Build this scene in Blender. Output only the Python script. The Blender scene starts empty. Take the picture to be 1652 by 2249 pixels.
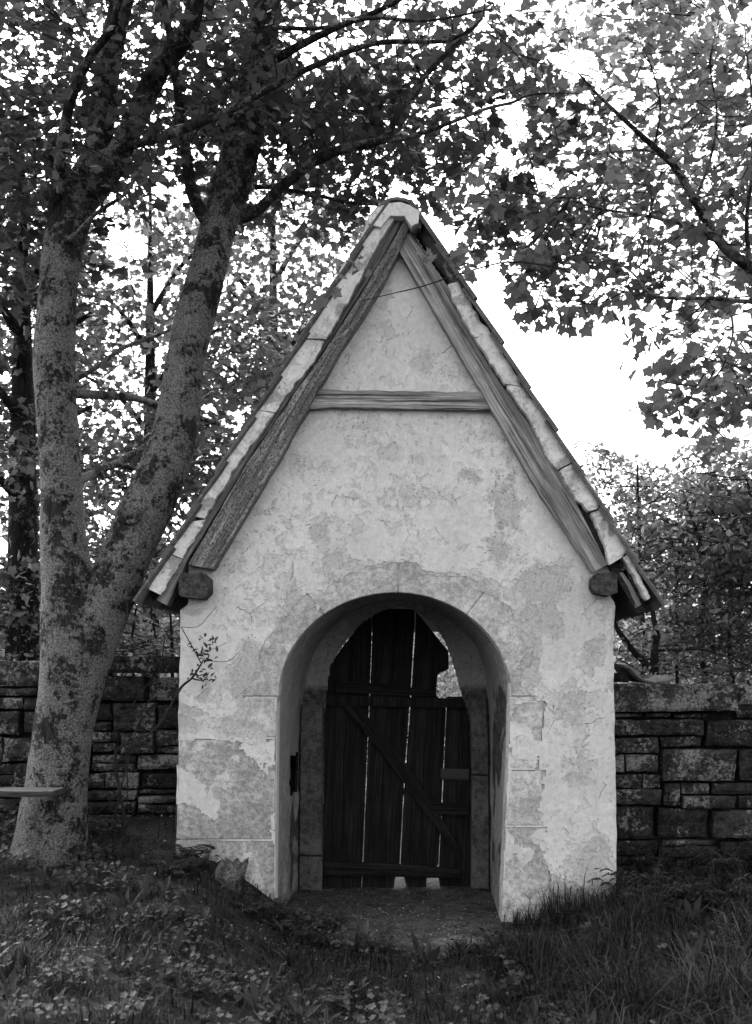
import bpy, bmesh, math, random
import numpy as np
from mathutils import Vector, Matrix, noise as mn

random.seed(7); RNG = np.random.default_rng(7)
S = bpy.context.scene
COL = S.collection

# ------------------------------------------------------------------ camera
D = 6.5; K = 362.0; CX = 870.0; CY = 1490.0; ZC = 1.492
cam = bpy.data.cameras.new('camera'); cam_ob = bpy.data.objects.new('camera', cam); COL.objects.link(cam_ob)
cam_ob.location = (0, -D, ZC); cam_ob.rotation_euler = (math.radians(90), 0, 0)
cam.sensor_width = 36; cam.lens = 36 * D / (2249 / K)
cam.shift_x = -(CX - 826) / 2249; cam.shift_y = (CY - 1124.5) / 2249
cam.clip_start = 0.05; cam.clip_end = 1000
cam.dof.use_dof = True; cam.dof.focus_distance = D - 0.05; cam.dof.aperture_fstop = 2.8
S.camera = cam_ob

# ------------------------------------------------------------------ sky, sun, exposure
SUN_EL, SUN_AZ = 52, 40          # veiled sun behind the gatehouse, to the right
w = bpy.data.worlds.new('World'); S.world = w; w.use_nodes = True
wn = w.node_tree; bg = wn.nodes['Background']
sky = wn.nodes.new('ShaderNodeTexSky'); sky.sky_type = 'NISHITA'; sky.sun_disc = False
sky.sun_elevation = math.radians(SUN_EL); sky.sun_rotation = math.radians(-SUN_AZ)
sky.air_density = 1.0; sky.dust_density = 6.0; sky.ozone_density = 1.0
bw = wn.nodes.new('ShaderNodeRGBToBW')       # black-and-white photograph
wn.links.new(sky.outputs[0], bw.inputs[0]); wn.links.new(bw.outputs[0], bg.inputs['Color'])
bg.inputs['Strength'].default_value = 0.15
sl = bpy.data.lights.new('sun', 'SUN'); sl.energy = 0.7; sl.angle = math.radians(30); sl.color = (1, 1, 1)
so = bpy.data.objects.new('sun', sl); COL.objects.link(so); so.location = (6, 8, 12)
_d = Vector((math.sin(math.radians(SUN_AZ)) * math.cos(math.radians(SUN_EL)),
             math.cos(math.radians(SUN_AZ)) * math.cos(math.radians(SUN_EL)), math.sin(math.radians(SUN_EL))))
so.rotation_euler = _d.to_track_quat('Z', 'Y').to_euler()
S.view_settings.view_transform = 'Standard'; S.view_settings.look = 'None'
S.view_settings.gamma = 1; S.view_settings.exposure = 2.72
S.view_settings.use_curve_mapping = False

# ------------------------------------------------------------------ helpers
def P(px, py, y=0.0):
    """photo pixel (1652-wide copy) at depth y behind the gate's front face -> world point"""
    k = K * D / (D + y)
    return Vector(((px - CX) / k, y, ZC + (CY - py) / k))

def scl(y): return K * D / (D + y)
def sm(t): t = max(0., min(1., t)); return t * t * (3 - 2 * t)
def nz(x, y, z, s=1.0): return mn.noise(Vector((x * s, y * s, z * s)))
def fb(x, y, z, s=1.0, o=4): return mn.fractal(Vector((x * s, y * s, z * s)), 1.0, 2.0, o)

def finish(o, mat, parent, smooth):
    COL.objects.link(o)
    if mat: o.data.materials.append(mat)
    if smooth:
        o.data.polygons.foreach_set('use_smooth', [True] * len(o.data.polygons))
    if parent is not None:
        o.parent = parent; o.matrix_parent_inverse = parent_inv(parent)
    return o

def parent_inv(p):
    t = Vector((0, 0, 0)); q = p
    if q.type == 'EMPTY': t = q.location
    while q.parent is not None:
        q = q.parent
        if q.type == 'EMPTY': t = q.location
    if p.type == 'EMPTY': return Matrix.Translation(-t)
    return p.matrix_basis.inverted() @ Matrix.Identity(4)

def mobj(name, verts, faces, mat, parent=None, smooth=False, attr=None):
    me = bpy.data.meshes.new(name); me.from_pydata([tuple(v) for v in verts], [], faces); me.update()
    if attr is not None:
        for k, a in attr.items():
            at = me.attributes.new(k, 'FLOAT', 'POINT'); at.data.foreach_set('value', a)
    return finish(bpy.data.objects.new(name, me), mat, parent, smooth)

def tag(o, label, cat, group=None):
    o['label'] = label; o['category'] = cat
    if group: o['group'] = group
    return o

def thing(name, loc, label, cat, group=None):
    o = bpy.data.objects.new(name, None); COL.objects.link(o); o.location = loc
    o.empty_display_size = 0.1
    return tag(o, label, cat, group)

def kind(o, k): o['kind'] = k; return o

class MB:
    def __init__(s): s.v = []; s.f = []; s.a = []
    def add(s, vs, fs, a=None):
        n = len(s.v); s.v += [tuple(x) for x in vs]; s.f += [tuple(i + n for i in q) for q in fs]
        s.a += [0.0] * len(vs) if a is None else list(a)
    def build(s, name, mat, parent=None, smooth=False, attr=None):
        return mobj(name, s.v, s.f, mat, parent, smooth, {attr: s.a} if attr else None)

def catmull(pts, per):
    out = []; n = len(pts)
    for i in range(n - 1):
        p0 = pts[max(i - 1, 0)]; p1 = pts[i]; p2 = pts[i + 1]; p3 = pts[min(i + 2, n - 1)]
        for k in range(per):
            t = k / per
            out.append([0.5 * ((2 * b) + (-a + c) * t + (2 * a - 5 * b + 4 * c - d) * t * t + (-a + 3 * b - 3 * c + d) * t ** 3)
                        for a, b, c, d in zip(p0, p1, p2, p3)])
    out.append(list(pts[-1])); return out

def tube(mb, pts, segs=8, per=4, rough=0.0, nscale=6.0, cap=True, attr=0.0):
    """pts: (x, y, z, r); spline tube with a little surface noise"""
    c = catmull(pts, per) if per > 1 else [list(p) for p in pts]
    vs = []; fs = []; ref = Vector((0, 1, 0.03))
    for i, q in enumerate(c):
        a = Vector(c[max(i - 1, 0)][:3]); b = Vector(c[min(i + 1, len(c) - 1)][:3])
        t = (b - a).normalized()
        if abs(t.dot(ref)) > 0.95: ref = Vector((1, 0.1, 0))
        u = (ref - t * ref.dot(t)).normalized(); v = t.cross(u); o = Vector(q[:3])
        for k in range(segs):
            th = 2 * math.pi * k / segs; d = u * math.cos(th) + v * math.sin(th)
            r = q[3]
            if rough:
                p = o + d * r
                r *= 1 + rough * (fb(p.x, p.y, p.z * 0.35, nscale, 3) + 0.9 * nz(p.x, p.y, p.z * .5, 2.3))
            vs.append(o + d * r)
    m = len(c)
    for i in range(m - 1):
        for k in range(segs):
            k2 = (k + 1) % segs
            fs.append((i * segs + k, i * segs + k2, (i + 1) * segs + k2, (i + 1) * segs + k))
    if cap:
        fs.append(tuple(range(segs))[::-1]); fs.append(tuple((m - 1) * segs + k for k in range(segs)))
    mb.add(vs, fs, [attr] * len(vs))

# ------------------------------------------------------------------ materials (all grey: black-and-white photograph)
class NT:
    def __init__(s, name, rough=0.9, spec=0.2):
        s.m = bpy.data.materials.new(name); s.m.use_nodes = True; s.t = s.m.node_tree
        s.b = s.t.nodes['Principled BSDF']; s.b.inputs['Roughness'].default_value = rough
        s.b.inputs['Specular IOR Level'].default_value = spec
        s.co = s.t.nodes.new('ShaderNodeTexCoord').outputs['Object']
    def n(s, ty, **kw):
        x = s.t.nodes.new(ty)
        for k, v in kw.items(): setattr(x, k, v)
        return x
    def put(s, inp, v):
        if isinstance(v, (int, float)): inp.default_value = (v, v, v, 1) if inp.type == 'RGBA' else v
        elif isinstance(v, tuple): inp.default_value = v
        else: s.t.links.new(v, inp)
    def math(s, op, a, b=0.0, c=None, clamp=False):
        x = s.n('ShaderNodeMath', operation=op, use_clamp=clamp); s.put(x.inputs[0], a); s.put(x.inputs[1], b)
        if c is not None: s.put(x.inputs[2], c)
        return x.outputs[0]
    def add(s, a, b): return s.math('ADD', a, b)
    def mul(s, a, b): return s.math('MULTIPLY', a, b)
    def mix(s, f, a, b):
        x = s.n('ShaderNodeMix', data_type='FLOAT'); s.put(x.inputs[0], f); s.put(x.inputs[2], a); s.put(x.inputs[3], b)
        return x.outputs[0]
    def step(s, v, lo, hi, a=0.0, b=1.0):
        x = s.n('ShaderNodeMapRange', interpolation_type='SMOOTHSTEP'); s.put(x.inputs[0], v)
        s.put(x.inputs[1], lo); s.put(x.inputs[2], hi); s.put(x.inputs[3], a); s.put(x.inputs[4], b)
        return x.outputs[0]
    def scale(s, sc, vec=None, off=(0, 0, 0)):
        x = s.n('ShaderNodeMapping'); s.put(x.inputs['Vector'], vec or s.co)
        x.inputs['Scale'].default_value = sc; x.inputs['Location'].default_value = off; return x.outputs[0]
    def noise(s, sc, det=6, ro=0.6, vec=None, dist=0.0):
        x = s.n('ShaderNodeTexNoise'); s.put(x.inputs['Vector'], vec or s.co)
        x.inputs['Scale'].default_value = sc; x.inputs['Detail'].default_value = det
        x.inputs['Roughness'].default_value = ro; x.inputs['Distortion'].default_value = dist
        return x.outputs[0]
    def vor(s, sc, feat='F1', vec=None, rnd=1.0):
        x = s.n('ShaderNodeTexVoronoi', feature=feat); s.put(x.inputs['Vector'], vec or s.co)
        x.inputs['Scale'].default_value = sc; x.inputs['Randomness'].default_value = rnd
        return x.outputs['Distance']
    def warp(s, amt, sc, vec=None):
        x = s.n('ShaderNodeTexNoise'); s.put(x.inputs['Vector'], vec or s.co); x.inputs['Scale'].default_value = sc
        x.inputs['Detail'].default_value = 4
        a = s.n('ShaderNodeVectorMath', operation='SCALE'); s.t.links.new(x.outputs['Color'], a.inputs[0]); a.inputs['Scale'].default_value = amt
        b = s.n('ShaderNodeVectorMath', operation='ADD'); s.put(b.inputs[0], vec or s.co); s.t.links.new(a.outputs[0], b.inputs[1])
        return b.outputs[0]
    def attr(s, name):
        x = s.n('ShaderNodeAttribute', attribute_name=name); return x.outputs['Fac']
    def rnd(s): return s.n('ShaderNodeObjectInfo').outputs['Random']
    def done(s, col, height=None, dist=0.01, strength=1.0, rough=None):
        s.put(s.b.inputs['Base Color'], col)
        if rough is not None: s.put(s.b.inputs['Roughness'], rough)
        if height is not None:
            x = s.n('ShaderNodeBump'); s.put(x.inputs['Height'], height); x.inputs['Distance'].default_value = dist
            x.inputs['Strength'].default_value = strength; s.t.links.new(x.outputs[0], s.b.inputs['Normal'])
        return s.m

def m_plaster(name='plaster', lo=0.33, hi=0.63, patch_lo=0.36):
    t = NT(name, 0.95, 0.1)
    big = t.noise(0.9, 3, 0.6); med = t.noise(6.0, 10, 0.62); fine = t.noise(75, 4, 0.6); grit = t.noise(26, 8, 0.8); g2 = t.noise(55, 5, .7)
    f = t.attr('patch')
    # old coat showing where the whitewash has gone, plus painted shading by the left rafter, at the places where the photograph shows it
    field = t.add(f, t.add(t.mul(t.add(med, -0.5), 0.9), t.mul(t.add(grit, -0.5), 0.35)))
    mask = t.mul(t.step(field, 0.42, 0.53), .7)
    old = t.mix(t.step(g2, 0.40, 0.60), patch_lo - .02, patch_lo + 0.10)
    base = t.mix(t.step(big, 0.38, 0.62), hi - 0.10, hi)
    base = t.mul(base, t.mix(t.step(grit, 0.38, 0.62), 0.84, 1.04))
    # worn skin: crisp small losses, thick in some zones and thin in others
    dens = t.add(t.add(t.mul(t.add(t.noise(1.9, 4, .6), -.5), .5), -.02), t.mul(f, .22))
    w1 = t.step(t.add(t.noise(11, 10, .68, dist=.6), dens), 0.545, 0.575)
    w2 = t.step(t.add(t.noise(30, 8, .72), dens), 0.56, 0.60)
    base = t.mix(t.mul(w1, 0.30), base, lo + .03)
    base = t.mix(t.mul(w2, 0.50), base, lo)
    speck = t.step(t.add(t.noise(60, 4, 0.6), t.mul(dens, .5)), 0.63, 0.67)
    base = t.mix(t.mul(speck, .75), base, lo - 0.14)
    white = t.step(t.noise(7.5, 9, 0.7), 0.585, 0.63)
    base = t.mix(t.mul(white, .5), base, hi + .06)
    wv = t.warp(0.14, 6.0)
    cr = t.vor(3.0, 'DISTANCE_TO_EDGE', wv)
    cmask = t.mul(t.step(cr, 0.0, 0.008, 1.0, 0.0), t.step(t.noise(4.5, 6, .65), 0.55, 0.59))
    base = t.mix(t.mul(cmask, 0.6), base, 0.14)
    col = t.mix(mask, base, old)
    dirt = t.step(t.add(t.attr('dirt'), t.mul(t.add(grit, -.5), 1.4)), .35, .75)
    col = t.mul(col, t.mix(dirt, 1.0, .45))
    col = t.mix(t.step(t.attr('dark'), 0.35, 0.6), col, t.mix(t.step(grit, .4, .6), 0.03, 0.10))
    h = t.add(t.mul(mask, -0.35), t.add(t.mul(fine, 0.15), t.add(t.mul(med, 0.8), t.mul(cmask, -0.5))))
    h = t.add(h, t.add(t.mul(w1, -.18), t.mul(grit, 0.25)))
    return t.done(col, h, 0.012, 0.9)

def m_block(name='dressed_stone', lo=0.25, hi=0.50, wh=0.60, k=1.0):
    t = NT(name, 0.95, 0.1)
    a = t.noise(30, 8, 0.8); b = t.noise(3.0, 6, 0.65); c = t.noise(95, 3, 0.6)
    v = t.mix(t.step(a, 0.38, 0.62), lo, hi)
    v = t.mul(v, t.mix(t.step(b, 0.38, 0.62), 0.76, 1.10))
    white = t.step(t.add(t.noise(8.5, 9, 0.75), t.mul(t.add(b, -.5), .6)), 0.55, 0.62)
    v = t.mix(t.mul(white, 0.8), v, wh)
    pit = t.step(t.noise(48, 4, 0.6), 0.60, 0.66)
    v = t.mix(t.mul(pit, 0.5), v, lo * .5)
    return t.done(v, t.add(t.mul(a, 0.6), t.add(t.mul(c, 0.3), t.mul(b, 0.6))), 0.010, 0.9)

def m_rubble():
    t = NT('rubble_stone', 0.95, 0.1)
    r = t.rnd(); wv = t.warp(0.02, 12)
    a = t.noise(16, 8, 0.75, wv); f = t.noise(70, 5, 0.7); b = t.noise(38, 7, .78)
    v = t.mix(t.step(a, 0.36, 0.64), 0.012, 0.044); v = t.mul(v, t.mix(t.step(f, .36, .64), .65, 1.4))
    v = t.mul(v, t.mix(r, 0.65, 1.3))
    zone = t.add(t.noise(3.6, 4, .6), t.mul(t.add(r, -.5), .12))
    lich = t.step(t.add(b, t.mul(t.add(zone, -.52), 1.1)), 0.52, 0.60)
    v = t.mix(t.mul(lich, 0.9), v, t.mix(t.step(f, .35, .65), 0.10, 0.26))
    lam = t.noise(1, 6, 0.7, t.scale((2.5, 2.5, 55), wv)); ck = t.step(lam, .60, .66)
    v = t.mul(v, t.mix(ck, 1.0, .5))
    return t.done(v, t.add(t.mul(a, 0.7), t.add(t.mul(lam, -0.5), t.mul(f, 0.3))), 0.022, 1.0)

def m_wood(name, lo, hi, lich=0.0, crack=0.5):
    t = NT(name, 0.85, 0.15)                  # grain runs along the local x axis
    g = t.noise(1, 8, 0.7, t.scale((2.6, 120, 120), t.warp(0.012, 4))); g2 = t.noise(1, 6, 0.65, t.scale((1.3, 40, 40), t.warp(0.015, 3)))
    b = t.noise(3.5, 4)
    v = t.mix(t.step(g, 0.37, 0.63), lo, hi); v = t.mul(v, t.mix(t.step(g2, 0.36, 0.64), 0.6, 1.25))
    v = t.mul(v, t.mix(t.step(b, 0.3, 0.7), 0.8, 1.15))
    ck = t.step(t.noise(1, 5, 0.55, t.scale((0.9, 55, 55), None, (3, 1, 7))), 0.60, 0.63)
    v = t.mix(t.mul(ck, crack), v, lo * 0.25)
    if lich:
        lm = t.mul(t.step(t.noise(95, 5, 0.75, t.scale((0.6, 1, 1))), 0.49, 0.56), t.step(t.noise(2.3, 4, 0.6, t.scale((.6, 2, 2))), 0.34, 0.44))
        v = t.mix(t.mul(lm, lich), v, 0.02)
        wl = t.mul(t.step(t.noise(1, 4, 0.6, t.scale((6, 30, 30))), 0.63, 0.68), 0.7)
        v = t.mix(wl, v, 0.36)
    return t.done(v, t.add(g, t.add(t.mul(ck, -0.9), t.mul(g2, 0.5))), 0.008, 0.9)

def m_endgrain():
    t = NT('end_grain', 0.9, 0.1)
    x = t.n('ShaderNodeVectorMath', operation='LENGTH'); t.put(x.inputs[0], t.scale((1, 0, 1), t.warp(0.012, 14))); r = x.outputs['Value']
    rings = t.math('SINE', t.mul(r, 520.0)); b = t.noise(26, 7, .75)
    v = t.mul(t.mix(t.step(rings, -1, 1), 0.040, 0.05), t.mix(t.step(b, .36, .64), 0.45, 1.7))
    return t.done(v, t.add(t.mul(rings, 0.05), b), 0.008, 0.8)

def m_tile():
    t = NT('clay_tile', 0.9, 0.2)
    a = t.noise(9, 6, 0.7); v = t.mix(t.step(a, 0.3, 0.7), 0.055, 0.13); v = t.mul(v, t.mix(t.rnd(), 0.75, 1.25))
    l = t.step(t.noise(22, 6, 0.7), 0.60, 0.66); v = t.mix(t.mul(l, 0.6), v, 0.26)
    return t.done(v, t.add(a, t.noise(70, 3)), 0.008, 0.8)

def m_bark(name, lo, hi, amount):
    t = NT(name, 0.95, 0.1)
    w = t.warp(0.03, 9)
    ridge = t.noise(1, 7, 0.75, t.scale((46, 46, 7), w)); big = t.noise(2.0, 4)
    v = t.mix(t.step(ridge, 0.38, 0.62), lo, hi)
    l1 = t.noise(36, 9, 0.8); zone = t.noise(5.0, 8, 0.72); f = t.noise(90, 4, .7)
    sx = t.n('ShaderNodeSeparateXYZ'); t.put(sx.inputs[0], t.co); fade = t.step(sx.outputs[2], 3.6, 5.4, 0.0, -.10)
    lm = t.step(t.add(t.add(l1, fade), t.mul(t.add(zone, -0.5), 1.25)), 0.485 - amount, 0.52 - amount)
    v = t.mix(t.mul(lm, 0.92), v, t.mix(t.step(f, .38, .62), 0.09, 0.30))
    dk = t.step(t.vor(5.2, 'F1', t.warp(0.12, 8)), 0.14, 0.24, 1, 0)
    v = t.mix(t.mul(dk, t.mul(t.step(t.noise(3.1, 2), .46, .54), 0.85)), v, 0.02)
    return t.done(v, t.add(t.mul(ridge, 1.3), t.add(t.mul(lm, 0.35), t.mul(big, 0.4))), 0.045, 1.0)

def m_leaf(name, col, tr, gloss=0.25):
    m = bpy.data.materials.new(name); m.use_nodes = True; t = m.node_tree; t.nodes.clear()
    o = t.nodes.new('ShaderNodeOutputMaterial'); p = t.nodes.new('ShaderNodeBsdfPrincipled'); r = t.nodes.new('ShaderNodeBsdfTranslucent')
    mx = t.nodes.new('ShaderNodeMixShader'); mx.inputs[0].default_value = tr
    a = t.nodes.new('ShaderNodeAttribute'); a.attribute_name = 'v'
    mm = t.nodes.new('ShaderNodeMapRange'); t.links.new(a.outputs['Fac'], mm.inputs[0]); mm.inputs[3].default_value = col * 0.35; mm.inputs[4].default_value = col * 2.0
    m2 = t.nodes.new('ShaderNodeMath'); m2.operation = 'MULTIPLY'; m2.inputs[1].default_value = 1.25; t.links.new(mm.outputs[0], m2.inputs[0])
    t.links.new(mm.outputs[0], p.inputs['Base Color']); t.links.new(m2.outputs[0], r.inputs['Color'])
    p.inputs['Roughness'].default_value = 0.55; p.inputs['Specular IOR Level'].default_value = gloss
    t.links.new(p.outputs[0], mx.inputs[1]); t.links.new(r.outputs[0], mx.inputs[2]); t.links.new(mx.outputs[0], o.inputs[0])
    return m

def m_soil(name='soil', lo=0.025, hi=0.075, lit=0.16):
    t = NT(name, 1.0, 0.05)
    a = t.noise(9, 8, 0.7); f = t.noise(55, 5, 0.7)
    v = t.mix(t.step(a, 0.3, 0.7), lo, hi); v = t.mul(v, t.mix(t.step(f, 0.3, 0.7), 0.6, 1.4))
    v = t.mix(t.mul(t.step(t.noise(75, 2), 0.66, 0.72), 0.8), v, lit)
    v = t.mix(t.step(t.add(t.attr('pale'), t.mul(t.add(a, -.5), .8)), .35, .7), v, t.mix(t.step(f, .36, .64), .10, .17))
    return t.done(v, t.add(t.mul(a, .5), t.mul(f, 0.9)), 0.02, 1.0)

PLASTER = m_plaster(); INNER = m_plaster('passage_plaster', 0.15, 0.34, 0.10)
MORTAR = m_plaster('verge_mortar', 0.30, 0.70, 0.22)
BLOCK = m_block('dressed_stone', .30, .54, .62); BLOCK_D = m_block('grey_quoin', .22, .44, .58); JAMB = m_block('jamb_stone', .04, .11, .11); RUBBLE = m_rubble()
WOOD_L = m_wood('lichened_oak', 0.13, 0.26, 0.8, 0.25); WOOD_R = m_wood('weathered_oak', 0.16, 0.33, 0.0)
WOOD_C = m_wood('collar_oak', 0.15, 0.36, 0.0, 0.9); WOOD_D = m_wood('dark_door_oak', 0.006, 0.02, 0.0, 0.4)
WOOD_B = m_wood('board_wood', 0.10, 0.22, 0.0); WOOD_S = m_wood('bench_wood', 0.03, 0.08, 0.0); WOOD_K = m_wood('boarding_underside', 0.02, 0.04, 0.0)
ENDG = m_endgrain(); TILE = m_tile()
BARK = m_bark('lichened_bark', 0.012, 0.055, 0.05); BARK_D = m_bark('dark_bark', 0.012, 0.04, -0.10); TWIG = m_bark('twig_bark', 0.03, 0.06, -0.2)
LEAF_A = m_leaf('maple_leaf', 0.055, 0.35); LEAF_R = m_leaf('pale_maple_leaf', 0.11, 0.5); LEAF_B = m_leaf('shrub_leaf', 0.12, 0.40)
LEAF_F = m_leaf('distant_leaf', 0.08, 0.30); GRASS = m_leaf('grass_blade', 0.014, 0.25, 0.15); HERB = m_leaf('herb_leaf', 0.034, 0.25, 0.2)
LITTER = m_leaf('dry_leaf', 0.10, 0.1, 0.1)
SOIL = m_soil('soil', .012, .04, .12); PATHM = m_soil('trodden_earth', 0.028, 0.085, 0.30)
IRON = NT('rusty_iron', 0.7, 0.3).done(0.03)

# ------------------------------------------------------------------ ground
def hground(x, y):
    L = sm((-x - 0.42 - .28 * sm((y - .02) / .2)) / (0.80 - .28 * sm((y - .02) / .2))); R = sm((x - 0.7) / 0.6)
    h = L * (0.20 + 0.20 * sm((y + 1.5) / 1.5) + 0.18 * sm(y / 0.45) * (1 - sm((y - 1.0) / 2)))
    h += R * (0.10 + 0.12 * sm(y / 0.4))
    h += 0.03 * fb(x, y, 0, 1.2, 3) * min(1, 0.3 + abs(x))
    return h - 0.03 * sm((-y - 0.2) / 1.0) * (1 - L) * (1 - R)

def axis(lo, hi, st, far):
    a = list(np.arange(lo, hi + 1e-6, st)); s = st
    while a[-1] < far: s *= 1.35; a.append(a[-1] + s)
    s = st
    while a[0] > -far: s *= 1.35; a.insert(0, a[0] - s)
    return a
gx = axis(-3.4, 3.4, 0.05, 260); gy = axis(-3.0, 2.2, 0.05, 260)
gv = [(x, y, hground(x, y)) for y in gy for x in gx]; nx = len(gx)
gf = [(j * nx + i, j * nx + i + 1, (j + 1) * nx + i + 1, (j + 1) * nx + i) for j in range(len(gy) - 1) for i in range(nx - 1)]
kind(mobj('ground', gv, gf, SOIL, None, True), 'structure')
# trodden path through the gate, a sheet just above the ground
def path_w(y):
    return (-0.62 + 0.35 * sm((-y) / .6), 0.66 + 0.1 * sm(-y / .6)) if y < 0 else ((-0.75, 0.75) if y < 1 else (-0.8, 0.9))
pv = []; pf = []; ys = list(np.arange(-0.75, 2.0, 0.05)) + list(np.arange(2.2, 14, 0.4)); npx = 28
for j, y in enumerate(ys):
    a, b = path_w(y); sh = sm((y + 0.75) / 0.35); c = 0.3
    a = c + (a - c) * sh + 0.05 * nz(0, y, 3, 5); b = c + (b - c) * sh + 0.05 * nz(5, y, 3, 5)
    for i in range(npx):
        x = a + (b - a) * i / (npx - 1); e = min(i, npx - 1 - i)
        pv.append((x, y, hground(x, y) + (0.012 if e > 0 else -0.02) + 0.006 * nz(x, y, 9, 9)))
for j in range(len(ys) - 1):
    for i in range(npx - 1): pf.append((j * npx + i, j * npx + i + 1, (j + 1) * npx + i + 1, (j + 1) * npx + i))
kind(mobj('path', pv, pf, PATHM, None, True, {'pale': [max(0., 1 - math.hypot((x - .36) / .30, (y + .46) / .24)) * 1.1 + .0 for x, y, z in pv]}), 'structure')

# ------------------------------------------------------------------ gatehouse
GATE = thing('gatehouse', (0, 0, 0), 'small whitewashed gatehouse with steep tiled gable roof and round-arched passage', 'gatehouse')
DEPTH = 1.75
# front opening profile (left foot -> arch -> right foot), in photo pixels at depth 0
OPEN_L = [(600, 2110), (602, 1975), (604, 1630), (611, 1521), (626, 1467), (649, 1413), (707, 1356), (783, 1317), (873, 1304),
          (957, 1317), (1037, 1360), (1084, 1405), (1113, 1467), (1122, 1540), (1119, 1630), (1113, 1775), (1102, 2011), (1100, 2110)]
def prof(pts, y, per=8):
    return [P(q[0], q[1], y) for q in catmull(pts, per)]
FRONT = prof(OPEN_L, 0.0)
def inside(poly, x, z):
    c = False; n = len(poly); j = n - 1
    for i in range(n):
        xi, zi = poly[i]; xj, zj = poly[j]
        if (zi > z) != (zj > z) and x < (xj - xi) * (z - zi) / (zj - zi) + xi: c = not c
        j = i
    return c
open_poly = [(p.x, p.z) for p in FRONT]
def px2(pts): return [(P(a, b).x, P(a, b).z) for a, b in pts]
apex = P(876, 400)
tl, tr_ = (P(294, 1319).x, P(294, 1319).z), (P(1459, 1332).x, P(1459, 1332).z)
def gable(x):
    if x < apex.x: return apex.z - (apex.x - x) * (apex.z - tl[1]) / (apex.x - tl[0]) - 0.19
    return apex.z - (x - apex.x) * (apex.z - tr_[1]) / (tr_[0] - apex.x) - 0.17
XL, XR = P(391, 1600).x, P(1352, 1600).x
def edge_l(z): return P(385 + 10 * sm((z - 0.4) / 1.4), 0).x + 0.008 * fb(1, 2, z, 5, 3) + (0.05 * (sm((z - 1.9) / .05)))
def edge_r(z): return P(1352 + 3 * math.sin(z * 3), 0).x + 0.008 * fb(7, 2, z, 5, 3) - 0.03 * sm((z - 1.93) / .08)
# dressed blocks that show: pier quoins and the ring of voussoirs
VISBLOCKS = {
    'L1': [(376, 1626), (606, 1622), (603, 1844), (380, 1843)],
    'L2': [(380, 1845), (602, 1846), (601, 1990), (378, 1990)],
    'L0': [(545, 1533), (609, 1533), (606, 1619), (520, 1622)],
    'R0': [(1121, 1545), (1195, 1540), (1190, 1628), (1118, 1629)],
    'R1': [(1118, 1632), (1180, 1631), (1176, 1692), (1116, 1690)],
    'R2': [(1116, 1694), (1190, 1694), (1196, 1814), (1110, 1813)],
    'R3': [(1110, 1817), (1200, 1817), (1215, 2090), (1099, 2090)],
}
cen = P(868, 1530)
def ell(th, off):   # opening arc offset outwards; th 0 = right springing, pi = left
    a = 0.707 + off; b = 0.632 + off
    return (cen.x + a * math.cos(th), cen.z + b * math.sin(th))
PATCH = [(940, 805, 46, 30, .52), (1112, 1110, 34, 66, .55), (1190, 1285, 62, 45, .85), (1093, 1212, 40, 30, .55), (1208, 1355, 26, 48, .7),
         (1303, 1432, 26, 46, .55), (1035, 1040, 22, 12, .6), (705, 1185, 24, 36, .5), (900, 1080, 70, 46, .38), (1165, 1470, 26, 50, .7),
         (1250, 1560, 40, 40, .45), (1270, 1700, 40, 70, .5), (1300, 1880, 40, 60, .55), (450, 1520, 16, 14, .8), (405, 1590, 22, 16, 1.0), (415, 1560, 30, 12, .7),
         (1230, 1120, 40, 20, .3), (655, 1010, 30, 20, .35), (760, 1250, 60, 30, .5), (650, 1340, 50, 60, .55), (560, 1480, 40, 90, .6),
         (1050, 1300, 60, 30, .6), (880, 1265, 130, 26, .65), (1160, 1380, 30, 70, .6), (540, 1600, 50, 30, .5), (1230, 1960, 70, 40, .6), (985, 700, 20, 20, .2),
         (1320, 1290, 30, 20, .5), (560, 1125, 30, 14, .4), (1010, 1420, 10, 10, .1), (430, 1325, 40, 12, .5), (870, 880, 60, 8, .25)]  # the flat patch just inside the left rafter is shading put into colour
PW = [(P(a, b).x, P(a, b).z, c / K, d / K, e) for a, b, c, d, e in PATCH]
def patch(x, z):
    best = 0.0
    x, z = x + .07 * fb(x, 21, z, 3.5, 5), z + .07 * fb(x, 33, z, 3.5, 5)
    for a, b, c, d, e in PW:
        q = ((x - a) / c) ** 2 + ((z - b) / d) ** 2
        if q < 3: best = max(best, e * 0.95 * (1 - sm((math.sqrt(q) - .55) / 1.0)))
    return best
vb = [px2(v) for v in VISBLOCKS.values()]
def in_block(x, z):
    jx = 0.05 * fb(x, 0, z, 4, 5); jz = 0.03 * fb(x, 5, z, 5, 5)
    if fb(x, 3, z, 3.0, 5) + 0.35 * nz(x, 8, z, 1.7) > 0.30: return False      # plaster still sticking to the stones
    for p in vb:
        if inside(p, x + jx, z + jz * .3): return True
    if z > cen.z - 0.03:
        e = 0.17 + 0.10 * fb(x, 9, z, 3.2, 5); q = ((x - cen.x) / (0.707 + e)) ** 2 + ((z - cen.z) / (0.632 + e)) ** 2
        if q < 1: return True
    return False
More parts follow.
